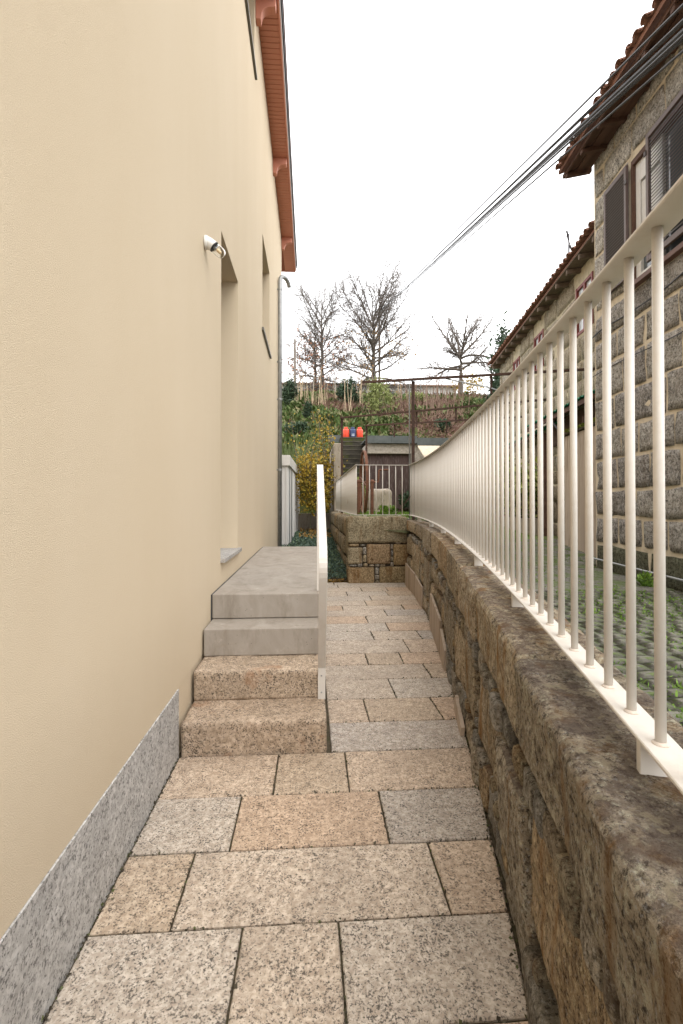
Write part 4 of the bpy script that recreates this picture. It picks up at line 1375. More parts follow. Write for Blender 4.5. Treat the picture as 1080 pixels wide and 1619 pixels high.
masonry(frame((3.81, 6.27), (0.995, -0.0976), (0.0976, 0.995)), 0.02, 1.2, 0.42, 5.92, [], h1, 'house_stone', (0.30, 0.42), (0.34, 0.6), 0.05, 0.012, 0.1, 0.01, 19, HT)
# window
tbox(MB(), T1, win1[0] - 0.06, win1[1] + 0.06, -0.02, 0.07, 3.80, 3.855).build('window_sill', 'sill_brown', h1, bevel=0.004)
wf = MB()
for a, b in ((0.905, 0.94), (1.86, 1.895)):
    tbox(wf, T1, a, b, -0.14, 0.015, 3.862, 5.295)
tbox(wf, T1, 0.941, 1.859, -0.14, 0.015, 5.235, 5.295)
wf.build('window_frame', 'brown_wood', h1)
wi = MB()
for a, b in ((0.942, 1.03), (1.385, 1.43), (1.76, 1.855)):
    tbox(wi, T1, a, b, -0.07, -0.02, 3.87, 5.23)
tbox(wi, T1, 1.031, 1.384, -0.07, -0.022, 5.0, 5.23)
tbox(wi, T1, 1.031, 1.384, -0.07, -0.022, 3.87, 3.95)
inner = wi.build('sash', 'white_paint', h1)
tbox(MB(), T1, 1.032, 1.383, -0.058, -0.052, 3.951, 4.999).build('pane', 'pane', inner)
tbox(MB(), T1, 1.431, 1.759, -0.058, -0.052, 3.88, 5.22).build('pane', 'pane', inner)
rb = MB()
for k in range(18):
    z = 4.97 - k * 0.032
    tbox(rb, T1, 1.034, 1.38, -0.045, -0.032, z - 0.028, z)
rb.build('roller_blind', 'white_paint', h1)
def shutter(t0, t1, o, z0, z1, light, closed=False):
    fr = MB()
    w = 0.045
    tbox(fr, T1, t0, t0 + w, o, o + 0.035, z0, z1)
    tbox(fr, T1, t1 - w, t1, o, o + 0.035, z0, z1)
    tbox(fr, T1, t0 + w, t1 - w, o, o + 0.035, z1 - 0.06, z1)
    tbox(fr, T1, t0 + w, t1 - w, o, o + 0.035, z0, z0 + 0.06)
    fo = fr.build('shutter', 'shutter_frame', h1, bevel=0.003, bseg=1)
    sl = MB()
    nsl = 34
    pitch = (z1 - z0 - 0.12) / nsl
    for k in range(nsl):
        z = z0 + 0.06 + (k + 0.5) * pitch
        i = len(sl.v)
        # slanted louvre
        for tt in (t0 + w + 0.001, t1 - w - 0.001):
            for oo, zz in ((o + 0.006, z + 0.30 * pitch), (o + 0.026, z - 0.25 * pitch), (o + 0.026, z - 0.55 * pitch), (o + 0.006, z - 0.02 * pitch)) if closed else ((o + 0.003, z - 0.35 * pitch), (o + 0.032, z + 0.55 * pitch), (o + 0.032, z + 0.35 * pitch), (o + 0.003, z - 0.55 * pitch)):
                sl.v.append(tuple(T1(tt, oo, zz)))
        for q in range(4):
            r_ = (q + 1) % 4
            sl.f.append((i + q, i + 4 + q, i + 4 + r_, i + r_))
        sl.f += [(i, i + 1, i + 2, i + 3), (i + 7, i + 6, i + 5, i + 4)]
    sl.build('louvres', 'shutter', fo)
    for z in (z0 + 0.2, z1 - 0.2):
        hg = MB()
        tbox(hg, T1, t1 - 0.02 if not closed else t0 - 0.02, t1 + 0.03 if not closed else t0 + 0.02, o + 0.035, o + 0.045, z - 0.025, z + 0.025)
        hg.build('hinge', 'shutter', fo)
shutter(0.385, 0.895, 0.035, 3.95, 5.27, False)
shutter(1.325, 2.0, 0.06, 3.92, 5.29, True, True)
# eaves: planks, rafters and clay tiles
OV = 0.42
for o0, o1, z in ((0.002, 0.10, 5.895), (0.105, 0.20, 5.875), (0.205, 0.30, 5.89)):
    tbox(MB(), T1, -0.17, 3.4, o0, o1, z, z + 0.03).build('eave_plank', 'brown_wood', h1, bevel=0.004)
tbox(MB(), T1, -0.20, 3.4, 0.302, 0.335, 5.845, 5.899).build('fascia', 'brown_wood', h1, bevel=0.004)
for t in (-0.10, 0.35, 0.8, 1.25, 1.7, 2.15, 2.6):
    MB().obox(T1(t, 0.16, 5.855), T1(1, 0, 0) - T1(0, 0, 0), (T1(0, 1, 0) - T1(0, 0, 0)) + Vector((0, 0, -0.18)), (0, 0, 1), 0.03, 0.17, 0.028).build('rafter', 'brown_wood', h1)
def tile_row(T, t0, t1, pitch, o_edge, z_edge, slope, rows, parent, L=0.42, r=0.06):
    """barrel tiles laid down the slope; one mesh shared by all"""
    e = (T(1, 0, 0) - T(0, 0, 0)).normalized(); nn = (T(0, 1, 0) - T(0, 0, 0)).normalized()
    up = Vector((0, 0, 1))
    sl = (-nn + up * slope).normalized()
    nz_ = sl.cross(e).normalized()
    if nz_.z < 0: nz_ = -nz_
    def barrel(conv):
        V, F = [], []
        for q, rr in enumerate((r, r * 0.86)):
            for s_, w_ in ((0, 1.0), (L, 0.84)):
                for j in range(7):
                    a = math.pi * j / 6
                    V.append(tuple(e * (math.cos(a) * rr * w_) + nz_ * (math.sin(a) * rr * w_ * (1 if conv else -1) * 0.75) + sl * s_ + nz_ * (0.028 * (1 - s_ / L))))
        for j in range(6):
            F.append((j, j + 1, 8 + j, 7 + j)); F.append((14 + j, 21 + j, 22 + j, 15 + j))
            F.append((j, 14 + j, 15 + j, j + 1))
        return V, F
    me = {}
    rnd = random.Random(int(t0 * 10 + t1 * 100))
    k = 0
    t = t0
    while t < t1:
        for conv, dt in ((True, 0), (False, pitch / 2)):
            for q in range(rows):
                key = conv
                pos = T(t + dt, o_edge, z_edge) + sl * (q * (L - 0.07)) + sl * rnd.uniform(-0.018, 0.018) + (nz_ * 0.008 if conv else nz_ * 0.03)
                if key not in me:
                    v, f = barrel(conv)
                    o = obj('roof_tile', v, f, 'roof_tile', None, True)
                    o.parent = parent; o.location = pos - wloc(parent); me[key] = o.data
                else:
                    o = inst('roof_tile', me[key], pos, parent)
                o.rotation_euler = (rnd.uniform(-0.03, 0.03), rnd.uniform(-0.03, 0.03), rnd.uniform(-0.05, 0.05))
        t += pitch
rs = MB()
p = [T1(-0.2, OV - 0.03, 5.90), T1(3.4, OV - 0.03, 5.90), T1(3.4, -3, 5.895 + 3.36 * 0.42), T1(-0.2, -3, 5.895 + 3.36 * 0.42)]
q = [a + Vector((0, 0, 0.055)) for a in p]
rs.v = [tuple(a) for a in p + q]; rs.f = [(0, 3, 2, 1), (4, 5, 6, 7), (0, 1, 5, 4), (1, 2, 6, 5), (2, 3, 7, 6), (3, 0, 4, 7)]
rs.build('roof', 'roof_slab', h1)
tile_row(T1, -0.14, 3.3, 0.158, OV + 0.0, 5.93, 0.42, 3, h1)
tag_c = MB()
pts = [T1(t, 0.03 + 0.012 * math.sin(t * 7), 3.56 + 0.02 * math.sin(t * 4)) for t in np.linspace(0.0, 3, 24)]
tag(tag_c.tube(pts, 0.009, 6).build('facade_cable', 'wire'), 'black cable clipped along the granite house below the shuttered window', 'cable')
pts = [T1(t, 0.03 + 0.01 * math.sin(t * 5 + 2), 3.03 + 0.02 * math.sin(t * 3)) for t in np.linspace(0.0, 3, 20)]
tag(MB().tube(pts, 0.006, 6).build('facade_cable', 'wire'), 'thin lower cable across the granite blocks behind the railing', 'cable')
pts = [T1(-0.06, 0.1, 0.62), T1(0.02, 0.075, 0.62), T1(1, 0.07, 0.612), T1(3, 0.07, 0.60)]
pp_ = MB().tube(pts, 0.013, 10); pp_.lathe([(0.02, 0), (0.026, 0.01), (0.026, 0.04), (0.015, 0.05)], 10, T1(-0.06, 0.1, 0.62), T1(1, 0, 0) - T1(0, 0, 0))
tag(pp_.build('water_pipe', 'zinc', None, True), 'thin grey water pipe running along the foot of the granite house', 'pipe')
# bracket that carries the overhead cables, fixed to the granite house
br = thing('cable_bracket', 'galvanised bracket on the granite house holding the overhead cables', 'bracket', T1(3.2, 0, 4.5))
end_pt = Vector((2.73, 2.43, 4.59))
MB().tube([T1(3.2, 0.0, 4.55), end_pt + Vector((0, 0, -0.02)), end_pt + Vector((0, 0, 0.2))], 0.02, 8).build('arm', 'zinc', br)

T2 = frame((4.72, 7.71), (0.1575, 0.9875), (-0.9875, 0.1575))
h2 = thing('stone_house', 'longer pale granite house with small oxblood windows behind the first granite house', 'house', (4.72, 7.71, 0.5))
W2 = [(0.12, 0.86, 4.36, 5.24), (2.72, 3.40, 4.38, 5.2), (4.66, 5.30, 4.40, 5.18)]
facade(T2, -1.2, 6.93, -0.05, 5.52, 5.0, W2, 'pale_mortar', h2, 0.16)
PT = [(1, 1, 1), (0.95, 0.92, 0.86), (1.05, 1.03, 0.98), (0.9, 0.86, 0.8), (1.0, 0.95, 0.86)]
masonry(T2, -0.75, 6.91, 2.0, 5.51, [(a - 0.02, b + 0.02, c - 0.02, d + 0.02) for a, b, c, d in W2], h2, 'pale_stone', (0.32, 0.46), (0.45, 0.95), 0.022, 0.008, 0.13, 0.012, 31, PT, start_quoin=False)
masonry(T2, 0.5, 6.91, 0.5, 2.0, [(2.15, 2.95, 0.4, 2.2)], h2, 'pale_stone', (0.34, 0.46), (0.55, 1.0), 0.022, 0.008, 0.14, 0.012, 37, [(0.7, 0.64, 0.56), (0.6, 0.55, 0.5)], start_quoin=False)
for a, b, c, d in W2:
    f = MB(); w = 0.055
    tbox(f, T2, a + 0.003, a + w, -0.1, 0.02, c + 0.003, d - 0.003)
    tbox(f, T2, b - w, b - 0.003, -0.1, 0.02, c + 0.003, d - 0.003)
    tbox(f, T2, a + w, b - w, -0.1, 0.012, d - w, d - 0.003)
    tbox(f, T2, a + w, b - w, -0.1, 0.012, c + 0.003, c + w)
    m = (a + b) / 2
    tbox(f, T2, m - 0.035, m + 0.035, -0.09, 0.012, c + w, d - w)
    tbox(f, T2, a + w, b - w, -0.085, 0.004, c + 0.36 * (d - c), c + 0.36 * (d - c) + 0.03)
    fo = f.build('window', 'red_wood', h2)
    tbox(MB(), T2, a + w, b - w, -0.03, -0.022, c + w, d - w).build('pane', 'curtain_pane', fo)
dr = tbox(MB(), T2, 2.2, 2.9, 0.002, 0.03, 0.62, 2.35).build('door', 'red_wood', h2)
for k in range(15):
    t = -1.0 + k * 0.56
    MB().obox(T2(t, 0.10, 5.545 - 0.05), T2(1, 0, 0) - T2(0, 0, 0), (T2(0, 1, 0) - T2(0, 0, 0)) + Vector((0, 0, -0.12)), (0, 0, 1), 0.035, 0.14, 0.045).build('rafter', 'grey_wood', h2, bevel=0.008)
tbox(MB(), T2, -1.2, 7.15, -0.15, 0.24, 5.548, 5.566).build('eave_plank', 'grey_wood', h2)
rs = MB()
p = [T2(-1.2, 0.24, 5.572), T2(7.2, 0.24, 5.572), T2(7.2, -2.5, 5.572 + 2.74 * 0.4), T2(-1.2, -2.5, 5.572 + 2.74 * 0.4)]
q = [a + Vector((0, 0, 0.03)) for a in p]
rs.v = [tuple(a) for a in p + q]; rs.f = [(0, 1, 2, 3), (7, 6, 5, 4), (4, 5, 1, 0), (5, 6, 2, 1), (6, 7, 3, 2), (7, 4, 0, 3)]
rs.build('roof', 'roof_slab', h2)
tile_row(T2, -1.1, 7.2, 0.19, 0.29, 5.625, 0.4, 2, h2)

an = thing('antenna', 'small pale grid antenna on the tiled roof of the pale granite house', 'antenna', (4.8, 8.71, 5.7))
MB().tube([(4.8, 8.71, 5.7), (4.8, 8.71, 6.35)], 0.015, 6).build('mast', 'dark_zinc', an)
gm = MB()
for k in range(6):
    gm.tube([(4.55 + k * 0.055, 8.66, 6.12), (4.58 + k * 0.055, 8.66, 6.44)], 0.005, 4)
for k in range(5):
    gm.tube([(4.55 + k * 0.008, 8.66, 6.12 + k * 0.075), (4.83 + k * 0.008, 8.66, 6.12 + k * 0.075)], 0.004, 4)
gm.build('grid', 'clear_dish', an)
MB().tube([(4.7, 8.6, 6.35), (4.8, 8.7, 6.17), (4.86, 8.72, 6.05)], 0.016, 6).build('boom', 'wire', an)

# lean-to with a rendered front
lt = thing('lean_to', 'rendered lean-to wall with mossy tile coping under a green sheet roof', 'lean-to', T2(0, 0.3, 0.5))
tbox(MB(), T2, -0.92, 0.5, 0.29, 0.35, 0.3, 2.50).build('front_wall', 'panel_concrete', lt)
tbox(MB(), T2, 0.44, 0.5, 0.0, 0.288, 0.3, 2.50).build('side_wall', 'panel_concrete', lt)
for k in range(9):
    t = -0.9 + k * 0.165
    v, f = stone((t + 0.08, 0.32, 2.53), (0.078, 0.075, 0.02), 0.018, 0.03, 0.008, 12, k + 4, lambda w: T2(*w), maxn=6)
    obj('coping_tile', v, f, 'joint', lt, True)
P = np.array([tuple(T2(RNG.uniform(-0.92, 0.35), 0.34 + RNG.normal() * 0.035, 2.555 + abs(RNG.normal()) * 0.018)) for _ in range(1500)])
P = P[[i for i in range(len(P)) if RNG.uniform() < 0.35 + 0.65 * (mnoise.noise(Vector(P[i] * 6)) > 0.0)]]
v, f = leaf_cloud(P, 0.03, 0.7, 0.3, 0.3, 9)
tag(obj('moss', v, f, 'moss', None, False, 'stuff'), 'bright green moss cushion on the tile coping of the lean-to', 'moss')
def corrugated(T, t0, t1, o0, z0, o1, z1, n, amp=0.014):
    mb = MB()
    for k in range(n + 1):
        t = t0 + (t1 - t0) * k / n
        dz = amp * math.sin(k * math.pi / 2)
        for oo, zz in ((o0, z0), (o1, z1)):
            mb.v.append(tuple(T(t, oo, zz + dz))); mb.v.append(tuple(T(t, oo, zz + dz + 0.004)))
    for k in range(n):
        i = 4 * k; j = i + 4
        mb.f += [(i, i + 2, j + 2, j), (i + 1, j + 1, j + 3, i + 3), (i, j, j + 1, i + 1), (i + 2, i + 3, j + 3, j + 2)]
    return mb
corrugated(T2, -0.9, 2.5, 0.0, 3.12, 0.48, 2.98, 90).build('roof_sheet', 'green_sheet', lt)
corrugated(T2, 1.3, 5.2, 0.0, 2.95, 0.30, 2.88, 100).build('roof_sheet', 'green_sheet', lt)
tbox(MB(), T2, -0.9, 2.5, 0.40, 0.44, 2.88, 2.955).build('beam', 'brown_wood', lt)
tbox(MB(), T2, 2.52, 5.2, 0.22, 0.26, 2.78, 2.84).build('beam', 'brown_wood', lt)
for t in (-0.1, 1.9, 3.4, 5.1):
    tbox(MB(), T2, t, t + 0.05, 0.21, 0.26, 0.55, 2.77).build('post', 'brown_wood', lt)
tbox(MB(), T2, -0.9, 2.4, 0.02, 0.05, 2.5, 3.0).build('back_board', 'brown_wood', lt)
MB().tube([T2(1.0, 0.42, 2.9), T2(0.5, 0.36, 2.5)], 0.018, 6).build('brace', 'wire', lt)

tr = thing('planter', 'long concrete planter box against the pale granite house behind the railing', 'planter', T2(2.9, 0.45, 0.6))
for a, b, o0, o1 in ((2.1, 3.9, 0.56, 0.60), (2.1, 3.9, 0.30, 0.34)):
    tbox(MB(), T2, a, b, o0, o1, 0.55, 1.02).build('side_panel', 'old_concrete', tr, bevel=0.006)
for a, b in ((2.1, 2.14), (3.86, 3.9)):
    tbox(MB(), T2, a, b, 0.342, 0.558, 0.55, 1.02).build('end_panel', 'old_concrete', tr, bevel=0.006)
tbox(MB(), T2, 2.142, 3.858, 0.342, 0.558, 0.6, 0.97).build('soil_fill', 'soil', tr)
def shrub(name, label, cat, base, c, rad, n, size, leafmat, clumps=14, stems=5, aspect=0.55, up=0.0, seed=1, group=None, stemmat='bark', shell=0.3):
    rng = np.random.default_rng(seed)
    t = thing(name, label, cat, base, group)
    P = ball_points(n, c, rad, rng, shell, clumps)
    v, f = leaf_cloud(P, size, aspect, up, 0.35, seed)
    obj('foliage', v, f, leafmat, t, kind='stuff')
    sm = MB()
    for k in range(stems):
        d = rng.normal(size=3) * np.array(rad) * 0.55
        tip = Vector(c) + Vector(d)
        b = Vector(base)
        mid = b.lerp(tip, 0.5) + Vector(rng.normal(size=3) * 0.05 * rad[0])
        w = max(0.008, rad[2] * 0.018)
        sm.tube([b, mid, tip], [w, w * 0.7, w * 0.3], 5)
    sm.build('stem', stemmat, t, kind='stuff')
    return t
shrub('shrub', 'variegated yellow green shrub climbing out of the concrete planter', 'shrub', T2(2.9, 0.45, 0.97), T2(3.15, 0.42, 1.75), (0.62, 0.85, 0.8), 2600, 0.095, 'var_leaf', 22, 7, 0.6, 0.0, 21)
pot = thing('flower_pot', 'red clay pot with a dark plant at the foot of the pale granite house', 'pot', T2(4.7, 0.5, 0.7))
MB().lathe([(0.12, 0.0), (0.17, 0.26), (0.185, 0.26), (0.185, 0.31), (0.165, 0.31), (0.15, 0.27), (0.01, 0.26)], 18, T2(4.7, 0.5, 0.72)).build('pot', 'terracotta_pot', pot, True)
P = ball_points(700, tuple(T2(4.7, 0.5, 1.45)), (0.3, 0.3, 0.5), RNG, 0.2, 10)
v, f = leaf_cloud(P, 0.08, 0.6, 0.1, 0.3, 8); obj('foliage', v, f, 'dark_leaf', pot)

# ---------------------------------------------------------------- rusty iron frame over the terrace
fr = thing('iron_frame', 'rusty angle iron pergola frame standing on the grass terrace', 'pergola', (1.78, 8.46, 1.07))
def angle(p0, p1, w=0.045):
    p0, p1 = Vector(p0), Vector(p1)
    d = (p1 - p0).normalized()
    s = d.cross(Vector((0, 0, 1)))
    if s.length < 0.1: s = Vector((1, 0, 0))
    s.normalize(); u = s.cross(d).normalized()
    mb = MB()
    mb.obox((p0 + p1) / 2 + u * w / 2, d, s, u, (p1 - p0).length / 2, 0.004, w / 2)
    mb.obox((p0 + p1) / 2 + s * (w / 2 + 0.004), d, s, u, (p1 - p0).length / 2, w / 2, 0.004)
    return mb
ZB = 3.50
angle((0.94, 8.71, ZB), (4.62, 7.59, ZB)).build('beam', 'rust', fr)
angle((0.77, 12.4, ZB), (5.25, 9.75, ZB)).build('beam', 'rust', fr)
angle((1.55, 13.6, ZB), (5.5, 11.9, ZB)).build('beam', 'rust', fr)
for a, b, c in ((1.79, 8.475, 1.0), (0.79, 12.4, 1.0), (1.56, 13.6, 1.0)):
    angle((a, b, c), (a, b, ZB - 0.001), 0.05).build('post', 'rust', fr)
for (a, b, l) in ((3.05, 8.06, 0.30), (3.3, 10.89, 0.32), (2.5, 11.37, 0.36), (3.6, 12.7, 0.3), (2.3, 13.27, 0.34)):
    angle((a, b, ZB - l), (a, b, ZB), 0.035).build('hanger', 'rust', fr)
MB().tube([(1.76, 8.50, 1.05), (1.755, 8.50, 3.35), (1.76, 8.50, 3.43), (1.72, 8.5, 3.45)], 0.013, 8).build('conduit', 'zinc', fr, True)
MB().tube([(2.35, 8.28, ZB), (3.05, 8.06, ZB - 0.2), (3.4, 7.95, ZB - 0.35)], 0.012, 6).build('stay', 'zinc', fr)
MB().tube([(1.79, 8.45, 1.5), (1.5, 8.6, 1.1)], 0.008, 6).build('stay', 'rust', fr)

# ---------------------------------------------------------------- well wheel
wx, wy, wz, wr = 1.157, 10.45, 1.80, 0.68
wh = thing('well_wheel', 'rusty iron well wheel with crank on two posts behind the short railing', 'wheel', (wx, wy, 1.07))
rim = MB()
N = 40
prof_ = [(wr - 0.03, -0.028), (wr, -0.028), (wr, 0.028), (wr - 0.03, 0.028)]
for k in range(N):
    a = 2 * math.pi * k / N
    for r_, x_ in prof_: rim.v.append((wx + x_, wy + r_ * math.cos(a), wz + r_ * math.sin(a)))
for k in range(N):
    for j in range(4):
        rim.f.append((4 * k + j, 4 * k + (j + 1) % 4, 4 * ((k + 1) % N) + (j + 1) % 4, 4 * ((k + 1) % N) + j))
rim.build('rim', 'bright_rust', wh)
for k in range(6):
    a = k * math.pi / 3 + 0.2
    MB().tube([(wx, wy, wz), (wx, wy + (wr - 0.02) * math.cos(a), wz + (wr - 0.02) * math.sin(a))], 0.015, 6).build('spoke', 'bright_rust', wh)
MB().tube([(1.0, wy, wz), (1.40, wy, wz)], 0.022, 10).build('axle', 'bright_rust', wh)
for x_ in (1.05, 1.34):
    MB().box(x_ - 0.03, x_ + 0.03, wy - 0.05, wy + 0.05, 1.05, wz - 0.023).build('post', 'bright_rust', wh)
    MB().lathe([(0.05, -0.035), (0.055, -0.02), (0.055, 0.02), (0.05, 0.035)], 12, (x_, wy, wz), (1, 0, 0)).build('bearing', 'bright_rust', wh)
MB().tube([(1.401, wy, wz), (1.47, wy, wz), (1.48, wy, wz + 0.02), (1.49, wy, wz + 0.24), (1.50, wy, wz + 0.26), (1.72, wy, wz + 0.27)], 0.02, 8).build('crank', 'bright_rust', wh)

tk = thing('stone_trough', 'whitewashed round topped trough in front of the old dark shed doors', 'trough', (2.05, 14.2, 1.07))
v, f = stone((2.05, 14.2, 1.43), (0.34, 0.28, 0.34), 0.14, 0.07, 0.02, 4, 8); obj('body', v, f, 'old_concrete', tk, True)
MB().box(1.70, 2.42, 13.86, 14.55, 1.05, 1.13).build('base', 'old_concrete', tk, bevel=0.02)

# ---------------------------------------------------------------- old shed, stairs, gas bottles
sh = thing('shed', 'old grey shed with dark plank doors and a grey sheet fascia behind the terrace', 'shed', (2.8, 17.0, 1.1))
SY = 17.0
MB().box(2.0, 3.60, SY, SY + 0.25, 3.08, 3.44).build('lintel', 'lintel', sh, bevel=0.02)
MB().box(3.57, 4.05, SY + 0.01, SY + 0.3, 1.0, 3.075).build('wall', 'lintel', sh)
MB().box(3.605, 6.5, SY + 0.02, SY + 0.3, 3.08, 3.43).build('wall', 'lintel', sh)
MB().box(4.055, 6.5, SY + 0.03, SY + 0.3, 1.0, 3.075).build('wall', 'old_concrete', sh)
MB().box(2.0, 2.3, SY + 0.3, 20.5, 1.0, 3.43).build('wall', 'lintel', sh)
x = 2.0
while x < 3.55:
    w = random.uniform(0.13, 0.19)
    e = min(x + w, 3.555)
    MB().box(x + 0.003, e - 0.003, SY + 0.12 + random.uniform(0, 0.012), SY + 0.16, 1.12 + random.uniform(0, 0.04), 3.07).build('door_plank', 'door_wood', sh)
    x = e
MB().box(2.35, 2.41, SY + 0.10, SY + 0.12, 1.4, 1.9).build('door_bar', 'rust', sh)
x = 1.98
for k in range(7):
    w = (0.88, 0.9, 0.9, 0.8, 0.8, 0.8, 0.8)[k]
    z0 = 3.44 if x < 3.6 else 3.38
    MB().box(x, x + w - 0.006, SY - 0.12, SY - 0.10, z0, z0 + 0.26).build('fascia_sheet', 'fibre_sheet', sh)
    x += w
MB().box(1.98, 7.4, SY - 0.098, 20.8, 3.60, 3.64).build('roof', 'fibre_sheet', sh)
MB().box(0.75, 1.3, 20.1, 20.12, 3.85, 4.15).build('fascia_sheet', 'fibre_sheet', sh)
lpn = thing('light_board', 'cream coloured tilted sheet leaning under the shed fascia behind the railing', 'board', (4.1, 16.4, 1.1))
mb = MB()
mb.v = [(3.72, 16.6, 3.27), (4.5, 16.6, 3.27), (4.5, 15.9, 2.55), (3.98, 15.9, 2.55), (3.72, 16.62, 3.33), (4.5, 16.62, 3.33), (4.5, 15.92, 2.58), (3.98, 15.92, 2.58)]
mb.f = [(0, 3, 2, 1), (4, 5, 6, 7), (0, 1, 5, 4), (1, 2, 6, 5), (2, 3, 7, 6), (3, 0, 4, 7)]
mb.build('sheet', 'mortar', lpn)
MB().box(4.0, 4.05, 15.95, 16.0, 1.0, 2.55).build('leg', 'grey_wood', lpn)
MB().box(4.4, 4.45, 15.95, 16.0, 1.0, 2.55).build('leg', 'grey_wood', lpn)

st = thing('outdoor_stairs', 'dark mossy cement stairs climbing to the three gas bottles', 'stairs', (1.55, 15.4, 1.07))
for k in range(15):
    y = 15.4 + k * 0.27; z = 1.07 + k * 0.192
    MB().box(1.12 + k * 0.006, 1.975 + k * 0.012 if k > 5 else 1.975, y, y + 0.30, z - 0.25, z + 0.157).build('stair_step', 'dark_stair', st)
    MB().box(1.11 + k * 0.006, 1.98 + k * 0.012 if k > 5 else 1.98, y - 0.015, y + 0.29, z + 0.159, z + 0.192).build('tread', 'stair_edge', st)
MB().box(1.2, 2.25, 19.45, 20.05, 3.3, 3.945).build('landing', 'dark_stair', st)
MB().box(0.74, 1.0, 15.03, 18.9, 0.9, 3.2).build('side_wall', 'old_concrete', st, bevel=0.02)
def gas_bottle(x, mat, label):
    t = thing('gas_bottle', label, 'gas bottle', (x, 19.7, 3.945), 'gas bottles at the top of the stairs')
    z0 = 3.946
    MB().lathe([(0.11, 0.0), (0.118, 0.0), (0.118, 0.05), (0.112, 0.05)], 20, (x, 19.7, z0)).build('foot_ring', mat, t, True)
    MB().lathe([(0.05, 0.03), (0.115, 0.04), (0.134, 0.075), (0.134, 0.33), (0.125, 0.375), (0.09, 0.405), (0.03, 0.415)], 24, (x, 19.7, z0)).build('body', mat, t, True)
    MB().lathe([(0.072, 0.395), (0.076, 0.395), (0.078, 0.47), (0.074, 0.475), (0.070, 0.47)], 20, (x, 19.7, z0)).build('collar', mat, t, True)
    return t
gas_bottle(1.46, 'gas_red', 'orange red gas bottle left of the blue one on the stairs')
tb = gas_bottle(1.74, 'gas_blue', 'navy blue gas bottle standing between two red ones')
gas_bottle(2.02, 'gas_red', 'orange red gas bottle right of the blue one on the stairs')
lb = MB()
for k in range(7):
    a0, a1 = -2.0 + k * 0.13, -2.0 + (k + 1) * 0.13
    for z0, z1 in ((0.10, 0.15), (0.165, 0.20)):
        lb.quad(*[(1.74 + 0.1355 * math.cos(a), 19.7 + 0.1355 * math.sin(a), 3.946 + z) for a, z in ((a0, z0), (a1, z0), (a1, z1), (a0, z1))])
lb.build('label', 'gas_label', tb)

# ---------------------------------------------------------------- white metal store behind the house
box = thing('metal_store', 'white ribbed metal store with a deep flashing behind the cream house', 'store', (-1.3, 14, 0))
TB = frame((-0.55, 12.15), (0.16, 5.9), (5.9, -0.16))
def ribbed(mb, A, B, z0, z1, n, out):
    A, B = Vector(A), Vector(B); d = (B - A); o = Vector(out).normalized()
    prof = [(0, 0), (0.62, 0), (0.68, 0.018), (0.92, 0.018), (0.98, 0)]
    pts = []
    for k in range(n):
        for u, h in prof: pts.append(A + d * ((k + u) / n) + o * h)
    pts.append(B)
    i = len(mb.v)
    for p in pts: mb.v += [(p.x, p.y, z0), (p.x, p.y, z1)]
    for k in range(len(pts) - 1):
        mb.f.append((i + 2 * k, i + 2 * k + 2, i + 2 * k + 3, i + 2 * k + 1))
    return mb
e0, e1 = TB(0, 0, 0), TB(5.9, 0, 0)
ribbed(MB(), (-3.2, 12.15, 0), (-0.55, 12.15, 0), 0.0, 2.27, 20, (0, -1, 0)).build('front_panel', 'cream_sheet', box)
ribbed(MB(), e0, e1, 0.0, 2.27, 22, TB(0, 1, 0) - TB(0, 0, 0)).build('side_panel', 'cream_sheet', box)
for a, b in ((0.35, 0.62), (1.0, 1.45)):
    tbox(MB(), TB, a, b, 0.003, 0.022, 0.1, 2.26).build('light_strip', 'zinc', box)
tbox(MB(), TB, -0.06, 6.0, -2.7, 0.06, 2.27, 2.53).build('flashing', 'cream_sheet', box, bevel=0.006)
tbox(MB(), TB, 0.0, 6.0, -2.0, -0.25, 2.53, 2.68).build('roof', 'cream_sheet', box)
gw = thing('garden_wall', 'low grey concrete wall at the back of the planted bed', 'wall', (0, 16.9, 0.2))
MB().box(-0.7, 0.02, 16.9, 17.05, 0.1, 0.98).build('panel', 'old_concrete', gw)
MB().box(0.03, 0.72, 16.9, 17.05, 0.1, 0.99).build('panel', 'old_concrete', gw)
# ---------------------------------------------------------------- overhead cables
far = Vector((6.55, 45.6, 19.5))
cabs = [(0.17, 0.0, 0.5, 0.011, 'topmost of the overhead cables crossing the sky'), (0.07, 0.03, 0.2, 0.012, 'second cable from the top of the bundle crossing the sky'), (0.04, -0.02, 0.12, 0.011, 'third cable from the top of the bundle crossing the sky'), (0.0, 0.02, 0.05, 0.016, 'upper of the two thick cables in the middle of the bundle'), (-0.025, 0.0, 0.0, 0.016, 'lower of the two thick cables in the middle of the bundle'), (-0.05, 0.04, -0.05, 0.012, 'thinner cable just under the thick pair of the bundle'), (-0.075, -0.02, -0.1, 0.011, 'second cable from the bottom of the bundle crossing the sky'), (-0.17, 0.0, -0.3, 0.011, 'lowest of the overhead cables crossing the sky')]
for dz, dx, fz_, r_, lab in cabs:
    a = end_pt + Vector((dx, 0, dz)); b = far + Vector((dx * 2, 0, fz_))
    pts = []
    for t in np.linspace(0, 1, 28):
        t2 = t ** 1.6
        p = a.lerp(b, t2); p.z -= 0.04 * 4 * t2 * (1 - t2)
        pts.append(p)
    tag(MB().tube(pts, r_, 5).build('overhead_cable', 'wire' if r_ > 0.0085 else 'wire_grey'), lab, 'cable', 'overhead cables')
pl = thing('utility_pole', 'tall grey pole behind the large bare tree carrying the cables', 'pole', (6.55, 45.6, 10.3))
MB().tube([(6.55, 45.6, 10.2), (6.55, 45.6, 19.9)], [0.12, 0.08], 10).build('shaft', 'pole', pl)
MB().obox((6.55, 45.6, 19.4), (1, 0, 0), (0, 1, 0), (0, 0, 1), 0.35, 0.05, 0.05).build('crossarm', 'pole', pl)
